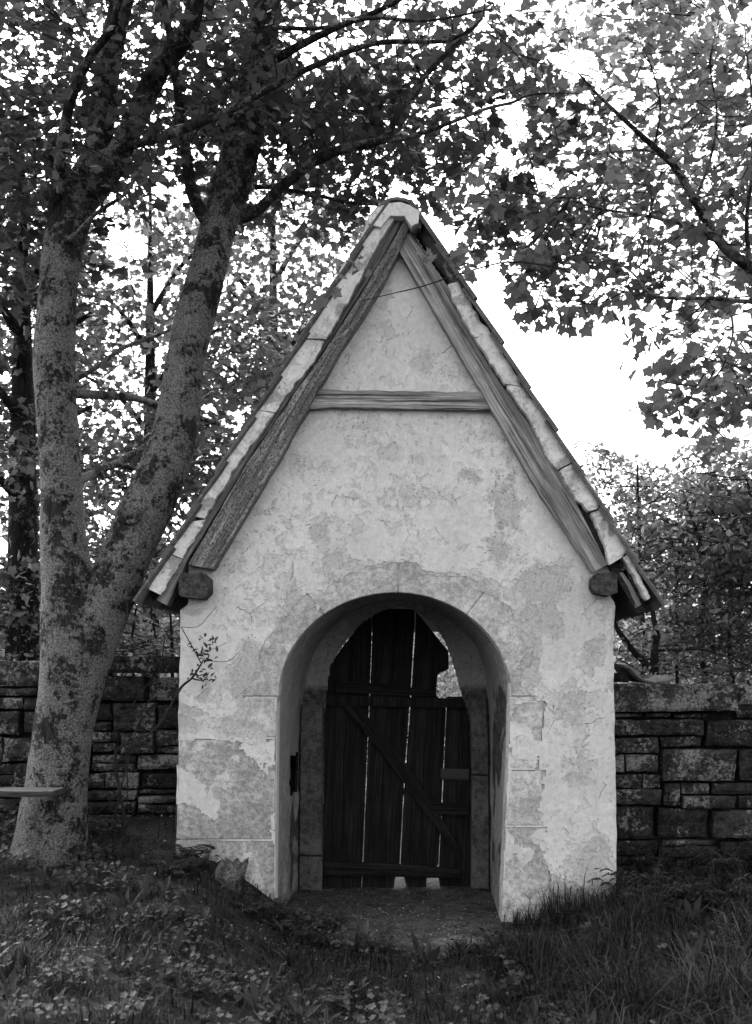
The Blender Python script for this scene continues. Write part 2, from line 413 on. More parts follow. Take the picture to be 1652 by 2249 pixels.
def wall_grid(name, y, st, blocks, opening, mat, back=False):
    zs = list(np.arange(-0.25, 4.45, st)); cols = int((XR - XL + 0.06) / st)
    idx = {}; V = []; A = []; DI = []; F = []; nr = len(zs)
    keep = {}
    def vid(i, j):
        if (i, j) in idx: return idx[(i, j)]
        z = zs[j]; a, b = edge_l(z), edge_r(z); x = a + (b - a) * i / cols
        rr_ = math.hypot(x - cen.x, max(0, z - cen.z)) if z > cen.z else abs(x - cen.x)
        damp = 0 if back else (sm((z - 1.75) / .4) if abs(x) > .9 or z < 1.5 else 1) * sm((rr_ - .98) / .35) if z < 2.6 else 1
        yy = y + (0.006 * fb(x, 0, z, 2.5, 3) + 0.014 * nz(x, 4, z, 1.4)) * damp * (0 if back else 1)
        if not back:
            ed = min(i, cols - i)
            if ed < 3: yy += (0.012, 0.004, 0.001)[ed]
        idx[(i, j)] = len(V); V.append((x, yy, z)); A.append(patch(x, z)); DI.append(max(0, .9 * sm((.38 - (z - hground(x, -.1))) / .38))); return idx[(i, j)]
    for j in range(nr - 1):
        z = (zs[j] + zs[j + 1]) / 2; a, b = edge_l(z), edge_r(z)
        for i in range(cols):
            x = a + (b - a) * (i + .5) / cols
            if z > gable(x): continue
            if inside(opening, x, z): continue
            if blocks and in_block(x, z): continue
            q = (vid(i, j), vid(i + 1, j), vid(i + 1, j + 1), vid(i, j + 1)); F.append(q if not back else q[::-1])
    # side faces
    if not back:
        for side, fn in ((0, edge_l), (cols, edge_r)):
            prev = None
            for j in range(nr):
                if zs[j] > 2.12: break
                x = fn(zs[j]); n = len(V)
                V += [(x, y + 0.012, zs[j]), (x, DEPTH * .5, zs[j]), (x, DEPTH, zs[j])]; A += [0.2, .2, .2]; DI += [0, 0, 0]
                if prev is not None:
                    for k in range(2):
                        q = (prev + k, n + k, n + k + 1, prev + k + 1); F.append(q if side == 0 else q[::-1])
                prev = n
    return mobj(name, V, F, mat, GATE, True, {'patch': A, 'dirt': DI})
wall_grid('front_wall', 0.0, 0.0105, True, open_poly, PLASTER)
REAR_OPEN = px2([(735, 2110), (735, 1560), (745, 1460), (800, 1372), (873, 1345), (950, 1372), (1000, 1460), (1012, 1560), (1012, 2110)])
REAR_OPEN = [(x * 1.75, z) for x, z in REAR_OPEN]
wall_grid('rear_wall', DEPTH, 0.05, False, REAR_OPEN, PLASTER, True)

def block(name, pts, yf, yb, mat, parent, bev=0.006, label=None):
    n = len(pts); V = [(x, yf, z) for x, z in pts] + [(x, yb, z) for x, z in pts]
    F = [tuple(range(n)), tuple(range(2 * n - 1, n - 1, -1))] + [(i, i + n, (i + 1) % n + n, (i + 1) % n) for i in range(n)]
    me = bpy.data.meshes.new(name); me.from_pydata(V, [], F)
    bm = bmesh.new(); bm.from_mesh(me); bmesh.ops.recalc_face_normals(bm, faces=bm.faces)
    if bev: bmesh.ops.bevel(bm, geom=[e for e in bm.edges if abs(e.verts[0].co.y - yf) < 1e-4 and abs(e.verts[1].co.y - yf) < 1e-4], offset=bev, segments=2, affect='EDGES', profile=0.5)
    bm.to_mesh(me); bm.free()
    o = finish(bpy.data.objects.new(name, me), mat, parent, False)
    if label: o['label'] = label
    return o
def insetpoly(p, d):
    cx = sum(a for a, b in p) / len(p); cz = sum(b for a, b in p) / len(p)
    return [(a + d * (1 if a < cx else -1), b + d * (1 if b < cz else -1)) for a, b in p]
def rough_poly(p, n=7, amp=0.004):
    out = []
    for i in range(len(p)):
        a = p[i]; b = p[(i + 1) % len(p)]
        for k in range(n):
            t = k / n; x = a[0] + (b[0] - a[0]) * t; z = a[1] + (b[1] - a[1]) * t
            out.append((x + amp * nz(x, 1, z, 14), z + amp * nz(x, 6, z, 14)))
    return out
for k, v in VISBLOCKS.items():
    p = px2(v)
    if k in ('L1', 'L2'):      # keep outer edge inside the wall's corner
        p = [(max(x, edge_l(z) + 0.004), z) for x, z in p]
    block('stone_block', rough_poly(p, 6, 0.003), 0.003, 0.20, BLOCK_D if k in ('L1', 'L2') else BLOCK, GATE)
cuts = [0.0, math.radians(52), math.radians(88.5), math.radians(128), math.pi]
for i in range(4):
    g = 0.004; th = np.linspace(cuts[i] + g, cuts[i + 1] - g, 14)
    p = [ell(t, 0.0) for t in th] + [ell(t, 0.27) for t in th[::-1]]
    block('voussoir', p, 0.003, 0.14, BLOCK, GATE, 0.006)
# mass behind the voussoirs so that no light leaks through joints
block('wall_core', [ell(t, 0.012) for t in np.linspace(-.03, math.pi + .03, 24)] + [ell(t, 0.30) for t in np.linspace(math.pi + .03, -.03, 24)], 0.013, 0.16, PLASTER, GATE, 0)
for v in ([(392, 1500), (609, 1500), (603, 2060), (392, 2060)], [(1121, 1500), (1290, 1500), (1290, 2100), (1101, 2100), (1113, 1775), (1118, 1630)]):
    block('wall_core', px2(v), 0.016, 0.16, PLASTER, GATE, 0)

# passage: lofted plaster reveal and vault from the front opening to the inner face
YI = 1.0
INNER_P = [(655, 2060), (656, 1950), (660, 1630), (668, 1540), (680, 1470), (700, 1420), (740, 1372), (800, 1335), (873, 1321),
           (945, 1335), (1005, 1375), (1043, 1420), (1062, 1470), (1070, 1540), (1073, 1630), (1075, 1775), (1074, 1950), (1074, 2060)]
per = 8
def densify(ps, qs, st=30):
    a, b = [ps[0]], [qs[0]]
    for i in range(1, len(ps)):
        n_ = max(1, int(abs(ps[i][1] - ps[i - 1][1]) / st)) if abs(ps[i][1] - ps[i - 1][1]) > 60 else 1
        for k in range(1, n_ + 1):
            t = k / n_
            a.append(tuple(u + (w_ - u) * t for u, w_ in zip(ps[i - 1], ps[i]))); b.append(tuple(u + (w_ - u) * t for u, w_ in zip(qs[i - 1], qs[i])))
    return a, b
OL2, IP2 = densify(OPEN_L, INNER_P); per = 4
fa = catmull(OL2, per); fi = catmull(IP2, per)
V = []; A = []; Dk = []; F = []; NR = 40; m = len(fa)
for r in range(NR + 1):
    t = r / NR; y = 0.10 + (YI - 0.10) * t
    for i in range(m):
        a = P(fa[i][0], fa[i][1], 0); b = P(fi[i][0], fi[i][1], YI)
        q = a.lerp(b, t); cxx = 0.0
        d = Vector((q.x - 0.0, 0, q.z - 1.2)); d = d.normalized() if q.z > 1.45 else Vector((1 if q.x > 0 else -1, 0, 0))
        q = q + d * (0.010 * (1 - sm(t * 12)) * 0 + 0.006 + 0.010 * fb(q.x, y * 1.5, q.z, 4, 4))
        q.y = y; V.append(q)
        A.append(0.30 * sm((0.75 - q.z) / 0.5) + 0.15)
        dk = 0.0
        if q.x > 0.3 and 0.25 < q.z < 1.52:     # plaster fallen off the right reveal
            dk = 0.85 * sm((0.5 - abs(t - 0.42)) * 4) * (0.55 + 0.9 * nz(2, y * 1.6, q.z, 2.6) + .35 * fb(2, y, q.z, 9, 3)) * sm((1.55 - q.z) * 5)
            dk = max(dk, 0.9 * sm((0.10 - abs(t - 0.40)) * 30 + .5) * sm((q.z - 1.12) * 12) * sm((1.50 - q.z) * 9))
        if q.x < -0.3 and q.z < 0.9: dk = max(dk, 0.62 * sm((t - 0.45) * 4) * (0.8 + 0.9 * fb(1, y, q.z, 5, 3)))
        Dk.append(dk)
hole = lambda q: q.x < -.3 and 0.62 < q.y + .04 * nz(0, q.y, q.z, 8) < 0.93 and 0.70 < q.z + .02 * nz(3, q.y, q.z, 9) < 0.99
for r in range(NR):
    for i in range(m - 1):
        q = (r * m + i, (r + 1) * m + i, (r + 1) * m + i + 1, r * m + i + 1)
        if hole(V[q[0]]) and hole(V[q[2]]): continue
        F.append(q)
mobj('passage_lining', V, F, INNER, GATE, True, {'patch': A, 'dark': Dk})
block('socket_hole', [(-1.0, .64), (-0.78, .64), (-0.78, 1.03), (-1.0, 1.03)], 0.58, 0.97, RUBBLE, GATE, 0)
# inner face (ring between the lining and the door opening) at YI
DOOR_OPEN = [(708, 2060), (708, 1950), (710, 1600), (716, 1530), (725, 1463), (754, 1413), (798, 1366), (841, 1340), (878, 1331),
             (914, 1340), (950, 1369), (975, 1402), (994, 1449), (1012, 1515), (1030, 1570), (1036, 1640), (1036, 1775), (1036, 1950), (1036, 2060)]
do = [P(a, b, YI) for a, b in DOOR_OPEN]; do_poly = [(p.x, p.z) for p in do]
inn = [(P(a, b, YI).x * 1.04, P(a, b, YI).z + (0.04 if b < 1500 else 0)) for a, b in INNER_P]
V = []; F = []; st = 0.014; nxg = int(1.6 / st); nzg = int(2.4 / st)
ids = {}
def gv_(i, j):
    if (i, j) not in ids:
        x = -0.8 + i * st; z = -0.2 + j * st; ids[(i, j)] = len(V); V.append((x, YI + 0.006 * fb(x, 3, z, 5, 3), z))
    return ids[(i, j)]
for j in range(nzg):
    for i in range(nxg):
        x = -0.8 + (i + .5) * st; z = -0.2 + (j + .5) * st
        if inside(inn, x, z) and not inside(do_poly, x, z): F.append((gv_(i, j), gv_(i + 1, j), gv_(i + 1, j + 1), gv_(i, j + 1)))
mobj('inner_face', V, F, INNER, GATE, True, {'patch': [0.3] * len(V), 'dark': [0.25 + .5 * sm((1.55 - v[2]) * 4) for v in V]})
# soffit of the inner opening back to the rear wall
V = []; F = []; dd = [P(q[0], q[1], YI) for q in catmull(DOOR_OPEN, 6)]
for r, y in enumerate((YI, 1.06, 1.3, DEPTH)):
    for q in dd: V.append((q.x * (1, 1, 1.16, 1.36)[r], y, q.z + (0, 0, .02, .04)[r]))
for r in range(3):
    for i in range(len(dd) - 1): F.append((r * len(dd) + i, (r + 1) * len(dd) + i, (r + 1) * len(dd) + i + 1, r * len(dd) + i + 1))
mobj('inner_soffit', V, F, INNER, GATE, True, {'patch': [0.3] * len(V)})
# stone door jambs
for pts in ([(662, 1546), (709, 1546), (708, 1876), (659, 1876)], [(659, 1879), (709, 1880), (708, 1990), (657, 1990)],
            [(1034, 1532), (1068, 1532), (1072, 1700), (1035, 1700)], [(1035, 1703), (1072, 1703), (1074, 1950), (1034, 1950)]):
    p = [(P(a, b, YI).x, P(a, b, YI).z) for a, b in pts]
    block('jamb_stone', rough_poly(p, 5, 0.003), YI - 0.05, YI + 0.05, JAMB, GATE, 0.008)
for pts in ([(655, 1955), (760, 1958), (756, 1995), (650, 1995)], [(760, 1965), (870, 1968), (868, 1998), (758, 1998)], [(950, 1960), (1005, 1955), (1012, 1992), (945, 1995)],
            [(1008, 1968), (1050, 1964), (1056, 1996), (1006, 1996)], [(1040, 1956), (1085, 1952), (1092, 1996), (1040, 1998)]):
    p = [(P(a, b, YI - .06).x, P(a, b, YI - .06).z) for a, b in pts]
    block('threshold_stone', rough_poly(p, 5, 0.006), YI - 0.12 - random.random() * .05, YI + 0.03, RUBBLE, GATE, 0.014)

# ------------------------------------------------------------------ door
YD = 1.05
DOOR = mobj('door', [(0, YD + .2, 0.0)] * 3, [], None, GATE) if False else None
def ribbon(name, left, right, yf, yb, mat, parent, n=40, amp=0.004, label=None, xaxis=True, rot=0.0, bulge=0.0, face_noise=0.003, freq=1.5):
    """a beam or board whose front outline follows two pixel polylines; grain runs along local x"""
    def resample(pl):
        q = [P(a, b, yf) for a, b in pl]; L = [0]
        for i in range(1, len(q)): L.append(L[-1] + (q[i] - q[i - 1]).length)
        out = []
        for k in range(n + 1):
            s = L[-1] * k / n; i = 0
            while i < len(L) - 2 and L[i + 1] < s: i += 1
            t = (s - L[i]) / max(L[i + 1] - L[i], 1e-6); out.append(q[i].lerp(q[i + 1], min(t, 1)))
        return out
    a = resample(left); b = resample(right)
    x = ((a[-1] + b[-1]) - (a[0] + b[0])).normalized(); yv = Vector((0, 1, 0)); z = x.cross(yv).normalized()
    M = Matrix((x, yv, z)).transposed().to_4x4(); M.translation = (a[0] + b[0] + a[-1] + b[-1]) / 4
    Mi = M.inverted(); V = []; F = []; W = 5; s0 = random.random() * 50
    for k in range(n + 1):
        d = (b[k] - a[k]); wd = d.length; d = d.normalized()
        pa = a[k] + d * amp * 1.6 * fb(k * .13, s0, 0, freq, 4); pb = b[k] + d * amp * 1.6 * fb(k * .13, s0 + 9, 0, freq, 4)
        row = []
        for i in range(W + 1):
            t = i / W; q = pa.lerp(pb, t); e = min(t, 1 - t)
            q.y = yf + (0.006 if e < 0.01 else 0) + face_noise * fb(q.x, s0, q.z, 9, 3) - bulge * math.sin(math.pi * t)
            row.append(q)
        row += [Vector((pb.x, yb, pb.z)), Vector((pa.x, yb, pa.z))]
        V += [Mi @ q for q in row]
    R = W + 3
    for k in range(n):
        for i in range(R):
            j = (i + 1) % R; F.append((k * R + i, k * R + j, (k + 1) * R + j, (k + 1) * R + i))
    F.append(tuple(range(R))[::-1]); F.append(tuple(n * R + i for i in range(R)))
    me = bpy.data.meshes.new(name); me.from_pydata([tuple(v) for v in V], [], F)
    bm = bmesh.new(); bm.from_mesh(me); bmesh.ops.recalc_face_normals(bm, faces=bm.faces); bm.to_mesh(me); bm.free()
    at_ = me.attributes.new('patch', 'FLOAT', 'POINT'); at_.data.foreach_set('value', [max(0., .9 * fb(v[0], s0, v[2], 5, 4) + .12) for v in V])
    o = bpy.data.objects.new(name, me); o.matrix_basis = M; finish(o, mat, parent, False)
    if label: o['label'] = label
    return o
# planks; gaps between them let the light of the churchyard through
planks = [([(716, 1470), (708, 1600), (708, 1760), (707, 1955)], [(816, 1336), (817, 1392), (810, 1560), (794, 1952)]),
          ([(817.0, 1336), (818.0, 1392), (811.4, 1560), (795.4, 1952)], [(911, 1338), (911, 1362), (902, 1515), (886, 1740), (878, 1895), (868, 1928), (864, 1956)]),
          ([(913.4, 1342), (913.4, 1364), (904.2, 1515), (887.8, 1740), (879.8, 1895), (888, 1928), (896, 1958), (903, 1974)],
           [(985, 1430), (986, 1470), (962, 1480), (957, 1525), (980, 1552), (972, 1720), (963, 1900), (938, 1925), (934, 1974)]),
          ([(981.6, 1530), (981.6, 1552), (973.8, 1720), (964.8, 1900), (963, 1930), (970, 1962)], [(1040, 1530), (1041, 1640), (1040, 1800), (1040, 1900), (1030, 1964)])]
first = None
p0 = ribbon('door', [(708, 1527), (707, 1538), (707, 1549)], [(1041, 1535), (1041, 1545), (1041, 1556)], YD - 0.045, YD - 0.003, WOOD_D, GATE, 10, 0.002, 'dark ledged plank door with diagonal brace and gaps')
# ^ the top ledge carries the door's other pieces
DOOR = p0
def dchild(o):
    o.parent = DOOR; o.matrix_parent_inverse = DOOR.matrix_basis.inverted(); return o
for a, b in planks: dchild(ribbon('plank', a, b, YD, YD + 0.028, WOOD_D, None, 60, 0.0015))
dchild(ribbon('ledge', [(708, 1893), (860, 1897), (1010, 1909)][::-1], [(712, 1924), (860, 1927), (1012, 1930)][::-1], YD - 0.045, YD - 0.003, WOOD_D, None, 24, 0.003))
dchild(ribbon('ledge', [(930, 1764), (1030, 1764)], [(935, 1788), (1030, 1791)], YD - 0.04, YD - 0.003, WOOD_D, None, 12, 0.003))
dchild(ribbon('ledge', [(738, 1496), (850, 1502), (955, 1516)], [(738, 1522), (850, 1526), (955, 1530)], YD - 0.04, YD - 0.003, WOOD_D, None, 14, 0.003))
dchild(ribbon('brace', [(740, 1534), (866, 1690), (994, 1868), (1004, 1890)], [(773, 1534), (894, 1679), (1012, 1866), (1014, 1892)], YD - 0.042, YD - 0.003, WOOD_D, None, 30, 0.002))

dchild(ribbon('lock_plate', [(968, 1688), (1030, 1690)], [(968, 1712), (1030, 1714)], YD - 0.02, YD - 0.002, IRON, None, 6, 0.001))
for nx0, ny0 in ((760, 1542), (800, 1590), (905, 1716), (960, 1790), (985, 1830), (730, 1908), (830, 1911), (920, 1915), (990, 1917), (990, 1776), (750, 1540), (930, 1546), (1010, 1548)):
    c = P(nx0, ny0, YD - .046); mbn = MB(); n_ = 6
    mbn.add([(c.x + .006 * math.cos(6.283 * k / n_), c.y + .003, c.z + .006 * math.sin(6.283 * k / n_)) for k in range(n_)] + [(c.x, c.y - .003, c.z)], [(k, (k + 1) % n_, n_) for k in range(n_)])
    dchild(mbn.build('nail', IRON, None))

# ------------------------------------------------------------------ roof timbers and verge
ribbon('rafter', [(889, 481), (811, 616), (730, 745), (548, 1008), (413, 1240)], [(901, 497), (863, 580), (823, 654), (757, 752), (613, 1008), (466, 1250)],
       -0.10, 0.03, WOOD_L, GATE, 90, 0.003, 'lichen-speckled left gable rafter')
ribbon('verge_board', [(857, 482), (775, 640), (698, 774), (531, 994), (449, 1138), (345, 1318)], [(886, 482), (808, 616), (727, 745), (545, 1008), (411, 1234), (367, 1330)],
       -0.085, 0.03, WOOD_B, GATE, 80, 0.004)
ribbon('rafter', [(876, 550), (921, 625), (986, 738), (1057, 857), (1082, 902), (1172, 1062), (1302, 1257)], [(899, 507), (942, 572), (980, 622), (1021, 712), (1082, 815), (1182, 959), (1243, 1060), (1335, 1240)],
       -0.075, 0.03, WOOD_R, GATE, 90, 0.003, 'pale weathered right gable rafter')
ribbon('verge_board', [(1358, 1258), (1383, 1295), (1396, 1336)], [(1370, 1257), (1392, 1290), (1409, 1327)], -0.06, 0.5, WOOD_R, GATE, 14, 0.003)
ribbon('collar_beam', [(676, 854), (800, 857), (1078, 860)], [(676, 897), (720, 894), (800, 895), (1078, 900)], -0.055, 0.05, WOOD_C, GATE, 50, 0.004)
# mortar fillets along the verge
def fillet(lo, hi, yf=-0.125, yb=0.0, n=60, amp=0.0075, mat=None):
    return ribbon('mortar_fillet', lo, hi, yf, yb, mat or MORTAR, GATE, n, amp, None, True, 0, 0.0, 0.006, 1.3)
fillet([(806, 482), (790, 528), (752, 584), (726, 624), (688, 689), (657, 742)], [(866, 478), (838, 520), (802, 590), (775, 640), (735, 712), (716, 744)], -0.128, 0, 90)
fillet([(655, 745), (624, 797), (592, 850), (565, 900)], [(713, 748), (690, 790), (640, 852), (603, 905)], -0.123, 0, 60)
fillet([(564, 901), (505, 985), (470, 1042), (430, 1107), (418, 1132)], [(602, 907), (562, 962), (512, 1030), (478, 1090), (448, 1138)], -0.126, 0, 80)
fillet([(424, 1145), (390, 1180), (366, 1213)], [(452, 1141), (430, 1180), (400, 1226)], -0.120, 0, 30)
fillet([(365, 1215), (345, 1250), (326, 1294)], [(399, 1228), (380, 1262), (352, 1306)], -0.124, 0, 30)
fillet([(1008, 618), (1044, 683), (1062, 709), (1111, 786), (1150, 850)], [(984, 624), (1004, 668), (1026, 712), (1080, 800), (1112, 842)], -0.124, 0, 70)
fillet([(1151, 852), (1207, 925), (1264, 1012)], [(1113, 844), (1170, 930), (1200, 1000), (1226, 1030)], -0.120, 0, 60)
fillet([(1265, 1014), (1300, 1060), (1322, 1100), (1312, 1118)], [(1229, 1033), (1262, 1090), (1296, 1122)], -0.125, 0, 40)
fillet([(1318, 1120), (1345, 1150), (1378, 1200), (1370, 1222)], [(1298, 1126), (1318, 1170), (1340, 1240)], -0.121, 0, 40)
fillet([(1380, 1216), (1405, 1262), (1429, 1312)], [(1370, 1224), (1395, 1268), (1422, 1318)], -0.125, 0, 30, 0.005)
for pts in ([(1357, 1240), (1370, 1228), (1381, 1246), (1368, 1256)], [(1377, 1256), (1386, 1262), (1400, 1296), (1391, 1300)], [(1392, 1303), (1401, 1300), (1407, 1312), (1398, 1318)], [(1400, 1322), (1410, 1314), (1424, 1322), (1408, 1330)]):
    block('packing_brick', rough_poly([(P(a, b, -.05).x, P(a, b, -.05).z) for a, b in pts], 3, 0.003), -0.05, 0.10, RUBBLE, GATE, 0.006)
# ridge end mortar
cap = [(812, 498), (806, 484), (818, 474), (832, 459), (852, 453), (880, 451), (903, 457), (921, 470), (920, 497), (904, 503), (888, 481), (857, 481), (838, 506)]
ridge = [(P(a, b, -.11).x, P(a, b, -.11).z) for a, b in cap]
block('ridge_mortar', rough_poly(ridge, 4, 0.008), -0.150, 0.05, MORTAR, GATE, 0.005)
# wall plates: squared logs whose ends stick out under the rafters
for pts, lab in (([(393, 1272), (402, 1258), (444, 1256), (460, 1270), (461, 1300), (446, 1316), (400, 1311), (392, 1306)], 'left'),
            ([(1302, 1268), (1312, 1258), (1345, 1255), (1356, 1262), (1357, 1302), (1338, 1309), (1308, 1302), (1300, 1288)], 'right')):
    p = [(P(a, b, -.12).x, P(a, b, -.12).z) for a, b in pts]; c = (sum(a for a, b in p) / len(p), sum(b for a, b in p) / len(p))
    V = []; n = len(p)
    V = [(x - c[0], -0.12, z - c[1]) for x, z in p] + [(x - c[0], DEPTH + .1, z - c[1]) for x, z in p]
    F = [tuple(range(n))[::-1], tuple(range(n, 2 * n))] + [(i, (i + 1) % n, (i + 1) % n + n, i + n) for i in range(n)]
    me = bpy.data.meshes.new('wall_plate'); me.from_pydata(V, [], F)
    bm = bmesh.new(); bm.from_mesh(me); bmesh.ops.recalc_face_normals(bm, faces=bm.faces)
    bmesh.ops.bevel(bm, geom=list(bm.edges), offset=0.003, segments=1, affect='EDGES'); bm.to_mesh(me); bm.free()
    o = bpy.data.objects.new('wall_plate', me); o.matrix_basis = Matrix.Translation((c[0], 0, c[1])); finish(o, ENDG, GATE, False)
    # drying cracks
    for ang, ln in (((92, .06), (200, .05), (275, .07)) if lab == 'left' else ((85, .05), (180, .07), (5, .06), (265, .05))):
        aa = math.radians(ang); q0 = Vector((c[0], -0.1215, c[1])); q1 = q0 + Vector((math.cos(aa), 0, math.sin(aa))) * ln
        nrm = Vector((-math.sin(aa), 0, math.cos(aa))) * 0.0035
        mid = (q0 + q1) / 2 + nrm
        V = [q0, mid + nrm, q1, mid - nrm * 1.4]; V2 = [v + Vector((0, .004, 0)) for v in V]
        ck = mobj('end_crack', V + V2, [(0, 1, 2, 3), (4, 7, 6, 5), (0, 4, 5, 1), (1, 5, 6, 2), (2, 6, 7, 3), (3, 7, 4, 0)], IRON, None)
        ck.parent = o; ck.matrix_parent_inverse = o.matrix_basis.inverted()

# roof: boarding, pantiles course by course, ridge tiles
AP = P(876, 392, -.13); LE = P(294, 1319, -.13); RE = P(1459, 1334, -.13)
def pantile():
    L = 0.40; W = 0.235; n = 8; th = 0.016; V = []; F = []
    for s in (0, 1):
        for x in (0, L):
            for i in range(n + 1):
                t = i / n; z = 0.026 * math.sin(2 * math.pi * (t * 1.0 + 0.05)) * (1.15 if t < .5 else .75)
                V.append((x, W * t, z - s * th))
    a = n + 1
    for i in range(n):
        F.append((i, a + i, a + i + 1, i + 1)); F.append((2 * a + i, 2 * a + i + 1, 3 * a + i + 1, 3 * a + i))
        F.append((i, i + 1, 2 * a + i + 1, 2 * a + i)); F.append((a + i, 3 * a + i, 3 * a + i + 1, a + i + 1))
    F.append((0, 2 * a, 3 * a, a)); F.append((n, a + n, 3 * a + n, 2 * a + n))
    me = bpy.data.meshes.new('roof_tile'); me.from_pydata(V, [], F); me.materials.append(TILE); me.update(); return me
tile_me = pantile()
for side, E in ((-1, LE), (1, RE)):
    dn = Vector((E.x - AP.x, 0, E.z - AP.z)); Ls = dn.length; dn.normalize()
    yv = Vector((0, -1, 0)) if side < 0 else Vector((0, 1, 0)); nrm = dn.cross(yv)
    base = AP - nrm * 0.030
    R = Matrix((dn, yv, nrm)).transposed()
    nc = 9; g = (Ls - 0.40 - 0.15) / (nc - 1); nw = 10; cw = 0.20
    for c in range(nc):
        for k in range(nw):
            y0 = -0.15 + cw * k; jit = random.uniform(-.006, .006)
            y0 = y0 if side > 0 else y0 + 0.235
            rr = R @ (Matrix.Rotation(math.radians(-3.2 + random.uniform(-.6, .6)), 3, Vector((0, 1, 0))) @ Matrix.Rotation(math.radians(random.uniform(-1.2, 1.2)), 3, Vector((0, 0, 1))))
            M = rr.to_4x4(); M.translation = base + dn * (c * g + jit + 0.15) + Vector((0, y0 - AP.y, 0)) - nrm * (0.022 if True else 0) + nrm * 0.028
            M.translation.y = y0
            # tail lifts off the course below: rotate about width so that the lower end is proud
            o = bpy.data.objects.new('roof_tile', tile_me); o.matrix_basis = M; COL.objects.link(o); o.parent = GATE
    # boarding
    bo = base - nrm * 0.055
    me_v = []
    for (s, o_) in ((0.10, 0), (Ls - 0.03, 0), (Ls - 0.05, -0.05), (0.10, -0.022)):
        for y in (-0.055, DEPTH + 0.15):
            q = bo + dn * s + nrm * o_; me_v.append((q.x, y, q.z))
    mobj('roof_boarding', me_v, [(0, 2, 3, 1), (4, 6, 7, 5), (0, 1, 7, 6), (2, 4, 5, 3), (0, 6, 4, 2), (1, 3, 5, 7)], WOOD_K, GATE)
for k in range(4):
    V = []; n = 10; y0 = -0.12 + k * 0.47; y1 = y0 + 0.50; r0, r1 = 0.135, 0.150
    for y, r in ((y0, r1), (y1, r0)):
        for rr in (r, r - 0.018):
            for i in range(n + 1):
                th = math.radians(200 - 220 * i / n); V.append((AP.x - 0.01 + rr * math.cos(th), y, AP.z - 0.245 + rr * math.sin(th) * 0.95))
    a = n + 1; F = []
    for i in range(n):
        F += [(i, i + 1, 2 * a + i + 1, 2 * a + i), (a + i, 3 * a + i, 3 * a + i + 1, a + i + 1), (i, a + i, a + i + 1, i + 1), (2 * a + i, 2 * a + i + 1, 3 * a + i + 1, 3 * a + i)]
    F += [(0, 2 * a, 3 * a, a), (n, a + n, 3 * a + n, 2 * a + n)]
    mobj('ridge_tile', V, F, TILE, GATE, False)

# ------------------------------------------------------------------ dry stone churchyard walls
YW = 0.50
def stone(px0, py0, px1, py1, parent, yj=0.0, seed=0, ydepth=0.3, name='stone'):
    a = P(px0, py1, YW); b = P(px1, py0, YW); g = 0.001; r = random.Random(seed * 13 + 5)
    cx, cz = (a.x + b.x) / 2, (a.z + b.z) / 2; hx, hz = (b.x - a.x) / 2 - g, (b.z - a.z) / 2 - g
    nx_, nz_ = min(18, max(4, int(hx * 2 / 0.022))), max(3, int(hz * 2 / 0.02))
    V = []; F = []; s = seed * 7.3
    jx = min(.018, hx * .12); jz = min(.010, hz * .14)
    cor = [(r.uniform(0, jx), r.uniform(0, jz)) for _ in range(4)]          # uneven corners
    tx, tz = r.uniform(-.05, .05), r.uniform(-.08, .08)
    for j in range(nz_ + 1):
        for i in range(nx_ + 1):
            u = i / nx_; v = j / nz_
            dx_ = (cor[0][0] * (1 - v) + cor[3][0] * v) * (1 - u) - (cor[1][0] * (1 - v) + cor[2][0] * v) * u
            dz_ = (cor[0][1] * (1 - u) + cor[1][1] * u) * (1 - v) - (cor[3][1] * (1 - u) + cor[2][1] * u) * v
            x = cx + hx * (2 * u - 1) + dx_; z = cz + hz * (2 * v - 1) + dz_
            ed = min(min(u, 1 - u) * 2 * hx, min(v, 1 - v) * 2 * hz)
            edge = 1 if ed < 1e-6 else 0
            x += .010 * fb(x, s, z, 9, 4); z += .008 * fb(x, s + 4, z, 9, 4)
            y = YW + yj + .010 * edge + tx * (x - cx) + tz * (z - cz) + .010 * fb(x, s + 2, z * 1.6, 12, 5) + .012 * abs(nz(x, s, z * 2, 5))
            V.append((x, y, z))
    w_ = nx_ + 1
    for j in range(nz_):
        for i in range(nx_): F.append((j * w_ + i, j * w_ + i + 1, (j + 1) * w_ + i + 1, (j + 1) * w_ + i))
    loop = [i for i in range(w_)] + [j * w_ + nx_ for j in range(1, nz_ + 1)] + [nz_ * w_ + i for i in range(nx_ - 1, -1, -1)] + [j * w_ for j in range(nz_ - 1, 0, -1)]
    n0 = len(V)
    for q in loop: V.append((V[q][0], YW + ydepth, V[q][2]))
    m_ = len(loop)
    for k in range(m_): F.append((loop[k], n0 + k, n0 + (k + 1) % m_, loop[(k + 1) % m_]))
    F.append(tuple(n0 + k for k in range(m_))[::-1])
    return mobj(name, V, F, RUBBLE, parent, False)
def stones(rects, parent, seed):
    rr_ = random.Random(seed); out = []
    for q in rects:         # some stones are really two or three thin slabs
        a, b, c, d = q[:4]; h_ = d - b; k = rr_.random()
        if h_ > 38 and k < .3 and len(q) == 4:
            m1 = b + h_ * rr_.uniform(.3, .7); out.append((a, b, c, m1))
            if c - a > 70 and rr_.random() < .6:
                x1 = a + (c - a) * rr_.uniform(.3, .7); out += [(a, m1 + 1, x1, d), (x1 + 1, m1 + 1, c, d)]
            else: out.append((a, m1 + 1, c, d))
        elif c - a > 130 and k < .5 and len(q) == 4:
            x1 = a + (c - a) * rr_.uniform(.35, .65); out += [(a, b, x1, d), (x1 + 1, b + rr_.uniform(-2, 3), c, d)]
        else: out.append(q)
    for i, (a, b, c, d, *r) in enumerate(out):
        stone(a, b, c, d, parent, r[0] if r else random.uniform(-0.02, 0.03), seed + i, 0.30 + random.random() * .1)
